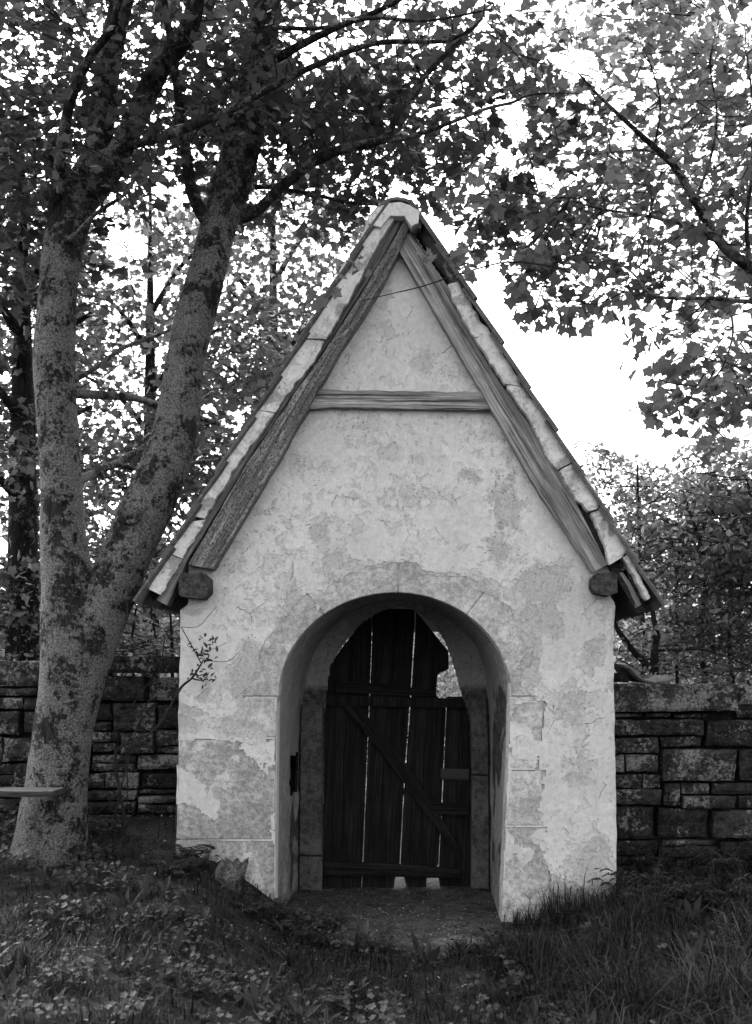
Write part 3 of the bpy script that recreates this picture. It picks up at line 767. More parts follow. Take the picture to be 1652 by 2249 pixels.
def course(x0, x1, y0, y1, lo, hi, rnd):
    out = []; x = x0
    while x < x1 - 8:
        wd = rnd.uniform(lo, hi); nxt = min(x + wd, x1)
        if x1 - nxt < lo * .5: nxt = x1
        out.append((x, y0 + rnd.uniform(-3, 3), nxt, y1 + rnd.uniform(-2, 2))); x = nxt
    return out
rnd = random.Random(5)
LW = thing('stone_wall', P(150, 1800, YW + .2), 'dark dry-stone churchyard wall behind the forked tree', 'wall')
rects = [(230, 1440, 400, 1480, -0.05), (215, 1484, 320, 1540), (322, 1486, 402, 1541), (205, 1546, 243, 1606), (246, 1544, 345, 1606), (347, 1548, 402, 1598),
         (200, 1608, 262, 1652), (264, 1610, 338, 1655), (340, 1603, 402, 1655), (196, 1658, 300, 1676), (302, 1657, 402, 1690), (196, 1678, 298, 1694), (190, 1697, 228, 1732),
         (230, 1696, 402, 1732), (188, 1736, 300, 1758), (302, 1735, 402, 1746), (300, 1749, 402, 1764), (186, 1761, 298, 1786), (300, 1767, 402, 1786), (180, 1789, 290, 1830), (292, 1790, 402, 1835),
         # beyond the trunk
         (-20, 1450, 95, 1508), (-20, 1511, 90, 1528), (-20, 1531, 50, 1558), (52, 1533, 110, 1560), (-20, 1562, 45, 1615), (48, 1562, 110, 1612), (4, 1618, 105, 1672), (-60, 1560, -22, 1670), (-20, 1618, 2, 1680),
         (-20, 1676, 30, 1700), (32, 1675, 104, 1730), (-20, 1703, 30, 1750), (-20, 1754, 110, 1782), (-20, 1785, 60, 1830), (62, 1785, 130, 1830),
         (97, 1448, 228, 1496), (112, 1498, 213, 1545), (112, 1548, 203, 1605), (108, 1608, 198, 1660), (106, 1664, 194, 1706), (106, 1709, 188, 1758), (112, 1761, 184, 1788), (132, 1790, 178, 1834)]
for (y0, y1) in ((1452, 1505), (1508, 1556), (1560, 1604), (1607, 1650), (1653, 1700), (1704, 1748), (1752, 1800)):
    rects += course(-560, -22 if not 1560 <= y0 < 1670 else -62, y0, y1, 50, 120, rnd)
stones(rects, LW, 10)
RW = thing('stone_wall', P(1500, 1930, YW + .2), 'dark lichen-spotted dry-stone wall below the lying roof tile', 'wall')
rects = [(1340, 1500, 1618, 1564, -0.06), (1340, 1567, 1478, 1576), (1481, 1567, 1560, 1577), (1340, 1579, 1546, 1615, -.02), (1340, 1619, 1449, 1697), (1452, 1618, 1546, 1640),
         (1550, 1581, 1665, 1640), (1452, 1645, 1618, 1716, -.03), (1340, 1700, 1412, 1730), (1414, 1700, 1456, 1732), (1459, 1719, 1495, 1770), (1340, 1733, 1456, 1768),
         (1498, 1720, 1560, 1745), (1498, 1748, 1620, 1776), (1340, 1772, 1440, 1845), (1444, 1774, 1560, 1842), (1340, 1848, 1450, 1880), (1453, 1846, 1580, 1885), (1563, 1779, 1680, 1842),
         (1622, 1645, 1700, 1716), (1562, 1719, 1700, 1745), (1622, 1748, 1700, 1776), (1620, 1508, 1740, 1577), (1583, 1848, 1700, 1890), (1340, 1884, 1480, 1930), (1483, 1888, 1620, 1940), (1622, 1893, 1740, 1940)]
for (y0, y1) in ((1512, 1576), (1581, 1640), (1645, 1716), (1719, 1776), (1779, 1842), (1848, 1890), (1893, 1940)):
    rects += course(1742 if y0 in (1512, 1893) else (1667 if y0 == 1581 else (1682 if y0 == 1779 else 1702)), 2250, y0, y1, 60, 150, rnd)
stones(rects, RW, 200)
for x0, x1, par in ((P(-600, 0, YW).x, P(392, 0, YW).x, LW), (P(1346, 0, YW).x, P(2250, 0, YW).x, RW)):   # earth core of the walls
    zt = 1.44 if par is LW else 1.40
    mobj('wall_core', [(x0, YW + .12, -.1), (x1, YW + .12, -.1), (x1, YW + .50, -.1), (x0, YW + .50, -.1), (x0, YW + .12, zt), (x1, YW + .12, zt), (x1, YW + .50, zt), (x0, YW + .50, zt)],
         [(0, 1, 5, 4), (1, 2, 6, 5), (2, 3, 7, 6), (3, 0, 4, 7), (4, 5, 6, 7), (3, 2, 1, 0)], SOIL, par)
# roof tile left lying on the right wall
tp_ = catmull([(1370, 1463), (1384, 1468), (1398, 1482), (1414, 1495), (1436, 1500), (1462, 1497), (1484, 1490)], 4); V = []; F = []
for yy, sx, dz in ((YW - .03, 1.0, 0), (YW + .30, 0.97, .012)):
    for th in (0, .017):
        for q in tp_: c = P(q[0], q[1] - 1, YW - .03); V.append((c.x * sx, yy, c.z + dz - th + .008))
m = len(tp_)
for i in range(m - 1):
    F += [(i, i + 1, 2 * m + i + 1, 2 * m + i), (m + i, 3 * m + i, 3 * m + i + 1, m + i + 1), (i, m + i, m + i + 1, i + 1), (2 * m + i, 2 * m + i + 1, 3 * m + i + 1, 3 * m + i)]
F += [(0, 2 * m, 3 * m, m), (m - 1, 2 * m - 1, 4 * m - 1, 3 * m - 1)]
tag(mobj('roof_tile', V, F, TILE, None, True), 'curved clay roof tile lying loose on top of the right stone wall', 'roof tile')
st_ = stone(1352, 1478, 1384, 1500, None, 0.02, 977, .2, 'loose_stone'); tag(st_, 'small loose pale stone on the right wall against the gatehouse', 'stone')

# ------------------------------------------------------------------ foliage helpers
MAPLE = np.array([(0, 0, 0), (.24, -.08, .02), (.44, .06, .05), (.36, .28, .03), (.60, .60, .08), (.27, .66, .03), (0, 1.02, -.06), (-.27, .66, .03), (-.56, .62, .07), (-.35, .29, .03), (-.47, .05, .05), (-.22, -.06, .02)], float)
MAPLE_F = [(0, 1, 2, 3, 4, 5, 6), (0, 6, 7, 8, 9, 10, 11)]
OVAL = np.array([(0, 0, 0), (.22, .25, .03), (.26, .55, .03), (0, 1, -.05), (-.26, .55, .03), (-.22, .25, .03)], float); OVAL_F = [(0, 1, 2, 3), (0, 3, 4, 5)]
LANCE = np.array([(0, 0, 0), (.10, .3, .02), (.11, .6, .03), (0, 1, -.12), (-.11, .6, .03), (-.10, .3, .02)], float)
def orient(nrm, tip):
    n = nrm / np.linalg.norm(nrm, axis=1, keepdims=True); t = tip - n * (tip * n).sum(1, keepdims=True)
    t /= (np.linalg.norm(t, axis=1, keepdims=True) + 1e-9); b = np.cross(t, n); return np.stack([b, t, n], axis=2)
def leaf_mesh(name, pos, R, size, val, shape=MAPLE, faces=MAPLE_F):
    n = len(pos); Vn = len(shape)
    rc = np.random.default_rng(n); sh = np.repeat(shape[None], n, 0); sh[:, :, 2] *= rc.uniform(-1.0, 4.0, n)[:, None]; sh[:, :, 0] *= rc.uniform(.75, 1.1, n)[:, None]
    co = np.einsum('nij,nvj->nvi', R, sh) * size[:, None, None] + pos[:, None, :]
    me = bpy.data.meshes.new(name); me.vertices.add(n * Vn); me.vertices.foreach_set('co', co.astype(np.float32).ravel())
    lp = np.concatenate([np.array(f) for f in faces]); nl = len(lp); lens = np.array([len(f) for f in faces])
    loops = (lp[None, :] + (np.arange(n) * Vn)[:, None]).ravel().astype(np.int32)
    me.loops.add(len(loops)); me.loops.foreach_set('vertex_index', loops)
    tot = np.tile(lens, n); st0 = np.concatenate([[0], np.cumsum(tot)[:-1]]).astype(np.int32)
    me.polygons.add(len(tot)); me.polygons.foreach_set('loop_start', st0)
    at = me.attributes.new('v', 'FLOAT', 'POINT'); at.data.foreach_set('value', np.repeat(val, Vn).astype(np.float32))
    me.update(calc_edges=True); me.validate(); return me
def leaf_obj(name, pos, R, size, val, mat, parent, shape=MAPLE, faces=MAPLE_F):
    o = bpy.data.objects.new(name, leaf_mesh(name, pos, R, size, val, shape, faces)); finish(o, mat, parent, False); return o
GABLE_PX = [(300, 1340), (870, 395), (1460, 1345), (1352, 1400), (1352, 2100), (385, 2100), (390, 1400)]
DENS = 0.46
SKYHOLES = [[(1035, 590), (1120, 570), (1215, 700), (1300, 745), (1385, 765), (1410, 830), (1400, 900), (1490, 985), (1440, 1010), (1250, 960), (1195, 870), (1100, 720)],
            [(930, 470), (1010, 480), (1000, 540), (950, 545)], [(985, 420), (1075, 400), (1080, 450), (1010, 470)], [(1150, 380), (1215, 365), (1250, 400), (1210, 440)], [(1220, 100), (1320, 120), (1340, 200), (1230, 150)],
            [(1060, 205), (1160, 240), (1150, 330), (1100, 260)], [(240, 500), (330, 520), (320, 570), (220, 560)], [(300, 600), (370, 620), (340, 680)], [(330, 985), (300, 1050), (345, 1070)]]
def project(p): k = K * D / (D + p[1]); return CX + p[0] * k, CY - (p[2] - ZC) * k
def ok_leaf(p, holes=True):
    if p[1] < -5.6: return False
    a, b = project(p)
    if p[1] < 2.2 and inside(GABLE_PX, a, b): return False
    if p[2] < hground(p[0], p[1]) + 0.05: return False
    if holes:
        for h in SKYHOLES:
            if inside(h, a, b): return False
    return True
def sprays(specs, rs, mat, parent, anchor, name='crown', shape=MAPLE, faces=MAPLE_F, twigs=True, holes=True, upb=1.2, dens=None):
    """specs: (cx, cy, rx, ry, y0, y1, clusters, leaves, size lo, size hi, cluster radius)"""
    pos = []; tw = MB()
    nr = []; tp = []; sz = []; vl = []
    for cx, cy, rx, ry, y0, y1, nc, nl, s0, s1, cr in specs:
        for _ in range(int(nc * (dens or DENS))):
            while True:
                u, v = rs.uniform(-1, 1, 2)
                if u * u + v * v <= 1: break
            y = rs.uniform(y0, y1); c = P(cx + rx * u, cy + ry * v, y)
            if holes and not ok_leaf(c): continue
            az = rs.uniform(0, 2 * math.pi); el = rs.normal(-0.1, 0.25); d = np.array([math.cos(az) * math.cos(el), math.sin(az) * math.cos(el), math.sin(el)])
            tone = rs.uniform(0, 1)
            for k in range(nl):
                q = np.array(c) + d * rs.uniform(-1.1, 1.1) * cr + rs.normal(0, cr * 0.42, 3) * np.array([1, 1, .55])
                if not ok_leaf(q, holes): continue
                pos.append(q); nr.append(rs.normal(0, .55, 3) + np.array([0, -0.25, upb * rs.choice([1, 1, 1, .2])])); tp.append(d * .5 + rs.normal(0, .7, 3) + np.array([0, 0, -.5]))
                sz.append(rs.uniform(s0, s1)); vl.append(min(1, max(0, tone * .5 + rs.uniform(0, .5))))
            if twigs and ok_leaf(c):
                a = Vector(c) - Vector(d) * cr * 1.3; b = Vector(c) + Vector(d) * cr
                mid = (a + b) / 2 + Vector(rs.normal(0, .03, 3)); an = Vector(anchor(a)) if anchor else a
                e = a + (an - a).normalized() * min(0.2, (an - a).length)
                if not anchor: e = a - Vector(d) * .12 + Vector(rs.normal(0, .03, 3))
                if not inside(GABLE_PX, *project(e)) or e.y > 2.2:
                    tube(tw, [(*e, .0055), (*a, .0045), (*mid, .003), (*b, .0015)], 3, 2, 0, 1, False)
    o = leaf_obj(name, np.array(pos), orient(np.array(nr), np.array(tp)), np.array(sz), np.array(vl), mat, parent, shape, faces); kind(o, 'stuff')
    if twigs and tw.v: kind(tw.build('twigs', TWIG, parent), 'stuff')
    return o

def limb(name, pts, mat, parent, segs=12, per=6, rough=0.05, depth=None):
    """pts (px, py, y, width in px)"""
    mb = MB(); tube(mb, [(*P(a, b, y), w_ / 2 / scl(y)) for a, b, y, w_ in pts], segs, per, rough, 9.0)
    return mb.build(name, mat, parent, True)

# ------------------------------------------------------------------ the forked maple on the left
MT = thing('maple_tree', P(105, 1900, 0.05), 'big lichen-covered forked maple beside the left pier with plank bench', 'tree')
# base and stem A, then stem B
mb = MB()
def bigtube(pts, parent, name, segs=40, per=10, rough=.05):
    mb = MB(); tube(mb, [(*P(a, b, y), w_ / 2 / scl(y)) for a, b, y, w_ in pts], segs, per, rough, 7.0); return mb.build(name, BARK, parent, True)
trunk = bigtube([(98, 2000, .05, 235), (102, 1920, .05, 195), (112, 1850, .05, 158), (124, 1740, .05, 138), (140, 1600, .05, 130), (158, 1480, .05, 138), (160, 1380, .05, 135), (150, 1280, .05, 112),
         (140, 1180, .06, 98), (136, 1080, .06, 92), (128, 950, .08, 88), (120, 800, .1, 90), (127, 650, .12, 84), (140, 540, .15, 88), (160, 460, .18, 86), (185, 400, .2, 70), (215, 320, .25, 58), (236, 150, .3, 54), (268, 0, .35, 48), (300, -200, .4, 36), (320, -450, .4, 18)], MT, 'trunk')
limbB = bigtube([(178, 1470, .06, 110), (205, 1390, .06, 118), (240, 1310, .07, 112), (285, 1200, .09, 106), (330, 1100, .12, 108), (370, 1000, .16, 102), (395, 900, .2, 95), (406, 800, .24, 86), (428, 700, .28, 86), (455, 600, .33, 80), (480, 500, .38, 78),
         (512, 400, .43, 84), (535, 300, .48, 82), (565, 150, .55, 70), (585, 0, .6, 62), (600, -200, .65, 46), (640, -450, .7, 22)], MT, 'limb')
B_ = []
for pts in ([(160, 470, .18, 60), (235, 385, .15, 52), (290, 280, .1, 50), (350, 150, .0, 48), (420, 50, -.1, 42), (440, -120, -.2, 30)],
            [(120, 480, .12, 34), (128, 390, .0, 26), (150, 240, -.15, 22), (195, 130, -.25, 20), (250, 50, -.35, 17), (270, -80, -.45, 12)],
            [(220, 345, .2, 26), (280, 322, .0, 20), (375, 295, -.2, 17), (500, 245, -.35, 16), (590, 195, -.45, 15), (690, 145, -.5, 13), (825, 95, -.55, 11), (975, 90, -.55, 9), (1040, 60, -.5, 6)],
            [(470, 510, .35, 34), (425, 430, .2, 27), (408, 330, .1, 24), (392, 210, .0, 20), (375, 90, -.1, 17), (350, -60, -.2, 12)],
            [(515, 480, .4, 30), (562, 465, .35, 24), (620, 410, .3, 23), (690, 355, .2, 22), (760, 325, .1, 20), (840, 305, .0, 17), (880, 240, .0, 15), (935, 165, .0, 13), (1000, 100, .0, 10), (1060, 40, 0, 6)],
            [(830, 312, .0, 10), (900, 300, .0, 9), (975, 275, -.05, 8), (1065, 240, -.1, 7), (1125, 225, -.1, 6), (1175, 207, -.15, 4), (1290, 205, -.2, 2)],
            [(560, 410, .4, 10), (620, 415, .4, 9), (700, 430, .4, 8), (770, 445, .45, 7), (830, 450, .5, 5)],
            [(160, 865, .1, 22), (230, 868, .4, 19), (300, 875, .8, 17), (360, 895, 1.2, 15), (480, 930, 1.8, 12)],
            [(165, 1060, .1, 24), (215, 1035, .4, 18), (270, 1010, .7, 16), (340, 965, 1.0, 12), (400, 905, 1.4, 9), (470, 860, 1.7, 6)],
            [(255, 1018, .6, 10), (310, 1030, .7, 11), (400, 1020, .9, 10), (500, 1008, 1.1, 8), (560, 1000, 1.3, 5)],
            [(165, 835, .1, 12), (215, 805, .3, 11), (270, 765, .5, 9), (350, 735, .7, 7), (420, 700, 1., 4)],
            [(290, 1140, .1, 14), (240, 1120, .3, 12), (210, 1060, .5, 10), (200, 1000, .7, 7)],
            [(70, 640, .1, 20), (40, 560, -.05, 15), (0, 500, -.2, 12), (-60, 430, -.3, 8)], [(95, 560, .15, 16), (160, 520, 0, 12), (210, 470, -.1, 9), (280, 420, -.2, 6), (330, 330, -.3, 3)],
            [(560, 160, .5, 22), (640, 110, .4, 18), (740, 60, .3, 14), (860, 10, .2, 10), (960, -60, .2, 6)], [(545, 250, .5, 18), (600, 230, .7, 14), (660, 215, .9, 10), (740, 230, 1.1, 6)],
            [(600, 60, -.3, 10), (700, 62, -.4, 9), (820, 40, -.5, 8), (940, 45, -.6, 6), (1080, 20, -.7, 4)]):
    B_ += [P(a, b, y) for a, b, y, _ in pts]; limb('branch', pts, BARK, MT)
# knot where a branch was lost
mb = MB(); tube(mb, [(*P(285 + 22 * math.cos(t), 1122 + 26 * math.sin(t), -.06), .017) for t in np.linspace(-.3, math.pi * 1.35, 9)][::-1], 8, 3, .1, 20); mb.build('knot', BARK, MT, True)
mb = MB(); tube(mb, [(*P(236 + 14 * math.cos(t), 1398 + 14 * math.sin(t), -.10), .010) for t in np.linspace(0, 6.28, 9)], 8, 3, .1, 20)
BARR = np.array([list(b) for b in B_] + [list(P(a, b, y)) for a, b, y in ((130, 700, .1), (140, 540, .1), (236, 150, .3), (435, 700, .28), (487, 500, .38), (535, 300, .48), (585, 0, .6))])
def anchorM(p): d = BARR - np.array(p); return BARR[np.argmin((d * d).sum(1))]
rs = np.random.default_rng(3)
sprays([(230, 150, 420, 300, -.4, 2.2, 780, 12, .05, .085, .20), (700, 60, 480, 260, -.2, 2.4, 400, 12, .05, .085, .20), (80, 450, 260, 250, .2, 1.6, 260, 12, .06, .10, .18),
        (700, 330, 330, 180, .3, 2.2, 330, 12, .06, .09, .18), (1000, 260, 280, 230, .0, 2.2, 210, 11, .06, .10, .18), (300, -250, 900, 250, -1.5, 2, 420, 12, .07, .11, .24)],
       rs, LEAF_A, MT, anchorM)

# ------------------------------------------------------------------ second tree behind the wall, left
def backtree(px, py, y, wd, top, specs, label, seed, mat=LEAF_F, group=None, lean=0, cat='tree'):
    T = thing('broadleaf_tree', P(px, py, y), label, cat, group)
    hh = py - top
    limb('trunk', [(px, py + 60, y, wd * 1.25), (px + lean * .3, py - hh * .3, y, wd), (px + lean * .6, py - hh * .6, y, wd * .8), (px + lean, top, y, wd * .35), (px + lean * 1.2, top - hh * .35, y, wd * .05)], BARK_D, T, 16, 8)
    for k in range(6):
        t = .35 + .1 * k; s = 1 if k % 2 else -1; x0 = px + lean * t; y0 = py - hh * t
        limb('branch', [(x0, y0, y, wd * .4), (x0 + s * 70, y0 - 70 - 8 * k, y + .2 * s, wd * .28), (x0 + s * 150, y0 - 110 - 12 * k, y - .3 * s, wd * .15)], BARK_D, T, 7, 5)
    base = Vector(P(px + lean * .5, py - hh * .5, y))
    sprays(specs, np.random.default_rng(seed), mat, T, None, upb=.9, dens=.85)
    return T
backtree(50, 1420, 1.6, 62, 520, [(20, 700, 230, 330, 1.2, 3.0, 240, 11, .06, .09, .2), (20, 1150, 180, 260, 1.0, 2.6, 170, 11, .05, .08, .2)], 'dark-trunked tree just behind the left wall beside the forked maple', 21)
backtree(330, 1440, 4.6, 34, 560, [(330, 780, 330, 330, 3.2, 6.0, 520, 12, .06, .095, .24), (300, 1180, 260, 250, 3.0, 5.5, 330, 12, .06, .09, .24)], 'leafy tree seen between the two stems of the forked maple', 22, LEAF_F)
backtree(600, 1440, 6.0, 34, 480, [(600, 620, 240, 280, 4.5, 7.5, 300, 12, .065, .10, .26), (560, 960, 180, 220, 4.5, 7, 170, 12, .06, .09, .24)], 'leafy tree rising behind the left roof slope', 23, LEAF_F)

# ------------------------------------------------------------------ maple on the right, its stem outside the picture
RT = thing('maple_tree', (3.35, 1.3, 0.2), 'pale-leaved maple whose boughs reach in over the right roof slope', 'tree')
mb = MB(); tube(mb, [(3.35, 1.3, -.1, .26), (3.3, 1.3, 1.0, .2), (3.2, 1.2, 2.2, .18), (3.05, 1.1, 3.4, .15), (2.9, 1.0, 4.8, .11), (2.7, .9, 6.5, .05)], 20, 6, .05, 7); mb.build('trunk', BARK_D, RT, True)
RB = []
for pts in ([(1830, 700, 1.1, 50), (1720, 640, .8, 42), (1650, 590, .6, 36), (1585, 535, .5, 34), (1526, 440, .4, 30), (1476, 360, .35, 24), (1400, 290, .3, 17), (1315, 210, .2, 10), (1270, 160, .2, 5)],
            [(1585, 535, .5, 18), (1520, 500, .4, 14), (1425, 475, .3, 11), (1325, 460, .2, 8), (1250, 440, .15, 4)],
            [(1830, 640, 1.1, 30), (1720, 660, .6, 20), (1640, 662, .2, 15), (1560, 655, -.1, 13), (1440, 650, -.2, 10), (1390, 600, -.2, 7), (1320, 555, -.25, 4)],
            [(1600, 660, .1, 9), (1610, 730, .0, 8), (1590, 800, -.1, 6), (1560, 850, -.1, 5), (1550, 930, -.1, 3), (1480, 1000, -.1, 2)], [(1526, 440, .4, 12), (1560, 350, .3, 9), (1575, 250, .2, 7), (1560, 140, .1, 5), (1580, 40, 0, 3)],
            [(1476, 360, .35, 9), (1420, 330, .2, 7), (1340, 335, .1, 5), (1260, 345, 0, 3)], [(1440, 310, .3, 8), (1450, 220, .2, 6), (1420, 120, .1, 4), (1380, 40, 0, 3)], [(1400, 650, -.2, 7), (1370, 640, -.25, 5), (1290, 620, -.3, 3), (1240, 590, -.3, 2)],
            [(1600, 800, -.1, 4), (1540, 850, -.15, 4), (1480, 870, -.2, 3), (1410, 850, -.2, 2)], [(1650, 600, .5, 20), (1640, 480, .4, 14), (1660, 300, .3, 10), (1640, 120, .2, 6)]):
    RB += [P(a, b, y) for a, b, y, _ in pts]; limb('branch', [(a, b, y, w_ * .66) for a, b, y, w_ in pts], BARK, RT, 8, 5)
RARR = np.array([list(b) for b in RB])
def anchorR(p): d = RARR - np.array(p); return RARR[np.argmin((d * d).sum(1))]
sprays([(1380, 220, 260, 270, .2, 2.2, 290, 11, .05, .085, .17), (1560, 130, 200, 220, .1, 2.0, 150, 11, .05, .085, .17), (1290, 480, 260, 120, .1, 1.6, 140, 10, .05, .085, .15),
        (1560, 420, 150, 220, .4, 2.0, 110, 10, .05, .085, .16), (1540, 830, 130, 190, -.2, .8, 75, 9, .06, .10, .14), (1330, 620, 180, 80, -.3, .8, 75, 9, .05, .09, .14), (1640, 650, 120, 300, .2, 1.6, 120, 10, .06, .1, .16), (1120, 480, 170, 120, .3, 1.6, 90, 9, .06, .10, .15),
        (1900, 300, 200, 500, 0, 2.5, 200, 12, .07, .11, .24), (1500, -250, 400, 250, -1, 2, 160, 12, .07, .11, .24)], np.random.default_rng(5), LEAF_R, RT, anchorR)
# single big leaves hanging free against the sky
rs = np.random.default_rng(8); one = {}
for k in range(6):
    R = orient(rs.normal(0, .5, (1, 3)) + np.array([[0, -.8, .5]]), rs.normal(0, .35, (1, 3)) + np.array([[0, 0, -1.]]))
    one[k] = leaf_mesh('leaf', np.zeros((1, 3)), R, np.array([.1]), np.array([rs.uniform(.2, .8)])); one[k].materials.append(LEAF_R)
for cx, cy, rx, ry, n in ((1150, 600, 60, 60, 22), (1170, 690, 50, 26, 18), (1265, 690, 46, 40, 24), (1130, 640, 45, 40, 16), (1340, 670, 50, 40, 18), (1440, 800, 50, 40, 22), (1440, 890, 45, 40, 24), (1060, 470, 60, 40, 18), (1000, 430, 50, 40, 14), (1200, 560, 70, 35, 22), (1560, 960, 60, 60, 20), (1410, 720, 30, 40, 14), (980, 560, 30, 30, 8)):
    for _ in range(n):
        a = rs.normal(0, .5); b = rs.normal(0, .5); y = rs.uniform(-.3, .3); p = P(cx + rx * a, cy + ry * b, y)
        if inside(GABLE_PX, *project(p)): continue
        o = bpy.data.objects.new('leaf', one[int(rs.integers(0, 6))]); s = rs.uniform(.55, .95)
        o.matrix_basis = Matrix.Translation(p) @ Matrix.Rotation(rs.uniform(-.9, .9), 4, 'Y') @ Matrix.Rotation(rs.uniform(-.6, .6), 4, 'Z') @ Matrix.Scale(s, 4)
        COL.objects.link(o); o.parent = RT; o.matrix_parent_inverse = Matrix.Translation(-RT.location)

# ------------------------------------------------------------------ shrubs behind the right wall
def shrub(loc, label, stems, specs, seed, mat=LEAF_B, group=None, shape=OVAL, faces=OVAL_F):
    T = thing('shrub', loc, label, 'shrub', group)
    for s in stems: limb('stem', s, BARK_D, T, 7, 5, .05)
    sprays(specs, np.random.default_rng(seed), mat, T, None, shape=shape, faces=faces, upb=.6, dens=.9); return T
shrub(P(1440, 1560, 1.15), 'small dark-stemmed forking tree just behind the lying roof tile',
      [[(1436, 1620, 1.15, 26), (1436, 1480, 1.15, 22), (1438, 1430, 1.15, 17), (1442, 1390, 1.15, 14), (1435, 1355, 1.15, 11), (1425, 1290, 1.2, 8)], [(1434, 1470, 1.15, 14), (1400, 1440, 1.1, 14), (1372, 1405, 1.1, 13), (1350, 1370, 1.1, 10), (1320, 1300, 1.2, 7)],
       [(1440, 1430, 1.15, 6), (1500, 1426, 1.1, 6), (1560, 1430, 1.0, 5), (1640, 1460, 1.0, 4)]],
      [(1420, 1420, 90, 70, 1.0, 1.9, 70, 12, .035, .06, .12), (1400, 1270, 110, 90, 1.1, 2.2, 80, 12, .035, .06, .14)], 31)
shrub(P(1540, 1540, 2.1), 'tall leafy shrub over the right wall reaching towards the open sky',
      [[(1410, 1600, 2.1, 14), (1412, 1400, 2.1, 11), (1405, 1200, 2.1, 9), (1400, 1020, 2.0, 4)], [(1560, 1600, 2.0, 18), (1540, 1400, 2.0, 14), (1550, 1250, 2.0, 11), (1500, 1080, 1.9, 6)], [(1490, 1600, 1.8, 9), (1485, 1350, 1.8, 7), (1495, 1150, 1.8, 4)], [(1620, 1600, 1.9, 12), (1600, 1350, 1.9, 10), (1640, 1150, 1.9, 5)]],
      [(1480, 1230, 190, 190, 1.5, 3.0, 420, 14, .04, .075, .16), (1600, 1130, 120, 160, 1.2, 2.6, 190, 12, .05, .09, .16), (1330, 1040, 80, 70, 2.0, 2.8, 45, 10, .045, .075, .12), (1560, 1420, 130, 80, 1.5, 3.0, 190, 14, .035, .06, .15)], 32)
shrub(P(1700, 1540, 1.4), 'dark leafy shrub at the far end of the right wall', [[(1700, 1600, 1.4, 18), (1690, 1400, 1.4, 14), (1670, 1200, 1.4, 9), (1640, 1050, 1.4, 5)]],
      [(1680, 1250, 120, 230, .9, 2.0, 170, 13, .05, .09, .16), (1800, 1300, 150, 250, 1, 2.6, 130, 13, .05, .09, .18)], 33, LEAF_A)
# shrubs behind the left wall
shrub(P(300, 1480, 1.4), 'low twiggy shrub between the maple and the gatehouse, behind the left wall', [[(300, 1560, 1.4, 8), (290, 1420, 1.4, 6), (300, 1330, 1.4, 4)], [(340, 1560, 1.3, 8), (345, 1430, 1.3, 6), (330, 1340, 1.3, 4)], [(380, 1560, 1.3, 9), (378, 1420, 1.3, 7), (372, 1300, 1.3, 4)]],
      [(320, 1400, 110, 70, 1.1, 2.2, 170, 13, .03, .055, .13), (250, 1250, 120, 130, 1.3, 2.6, 120, 12, .035, .06, .14)], 34)
shrub(P(40, 1500, 1.2), 'thin-twigged shrub over the wall left of the maple trunk', [[(30, 1560, 1.2, 8), (40, 1400, 1.2, 6), (20, 1250, 1.2, 4)], [(70, 1560, 1.2, 7), (60, 1420, 1.2, 5), (90, 1300, 1.2, 3)]],
      [(30, 1350, 110, 110, 1.0, 2.2, 120, 12, .035, .06, .14), (-150, 1300, 130, 180, 1.0, 2.4, 120, 12, .04, .07, .16)], 35)
shrub((0.35, 5.2, 0), 'leafy shrub beyond the door, glimpsed through its cut-out', [[(900, 1830, 5.2, 10), (900, 1600, 5.2, 8), (910, 1480, 5.2, 4)]], [], 36) if False else None
T = thing('shrub', (0.4, 5.4, 0), 'sunlit shrub beyond the door, glimpsed through its cut-out and gaps', 'shrub')
mb = MB()
for k in range(5): tube(mb, [(0.4 + .1 * k - .2, 5.4, -.1, .02), (0.4 + .3 * k - .6, 5.5, 1.0, .015), (.4 + .6 * k - 1.2, 5.5, 2.2, .006)], 6, 4)
mb.build('stems', BARK_D, T)
rs = np.random.default_rng(40); n = 9000; pp = np.stack([rs.normal(.4, 1.1, n), rs.normal(5.5, .35, n), rs.uniform(.1, 2.6, n)], 1)
kind(leaf_obj('foliage', pp, orient(rs.normal(0, .6, (n, 3)) + np.array([0, -.4, .6]), rs.normal(0, 1, (n, 3))), rs.uniform(.05, .09, n), rs.uniform(.5, 1, n), m_leaf('bright_leaf', .16, .3), T, OVAL, OVAL_F), 'stuff')
# far wood closing the horizon
rs = np.random.default_rng(41); n = 26000; ang = rs.uniform(-.75, .75, n); dist = rs.uniform(17, 24, n)
hz_ = 3.2 + 1.2 * np.sin(ang * 9) + .8 * np.sin(ang * 23 + 1)
pp = np.stack([np.sin(ang) * dist, np.cos(ang) * dist - 4, rs.uniform(0, 1, n) ** .8 * hz_], 1)
kind(leaf_obj('distant_wood', pp, orient(rs.normal(0, .6, (n, 3)) + np.array([0, -.3, .7]), rs.normal(0, 1, (n, 3))), rs.uniform(.18, .34, n), rs.uniform(.2, 1, n), LEAF_F, None, OVAL, OVAL_F), 'stuff')

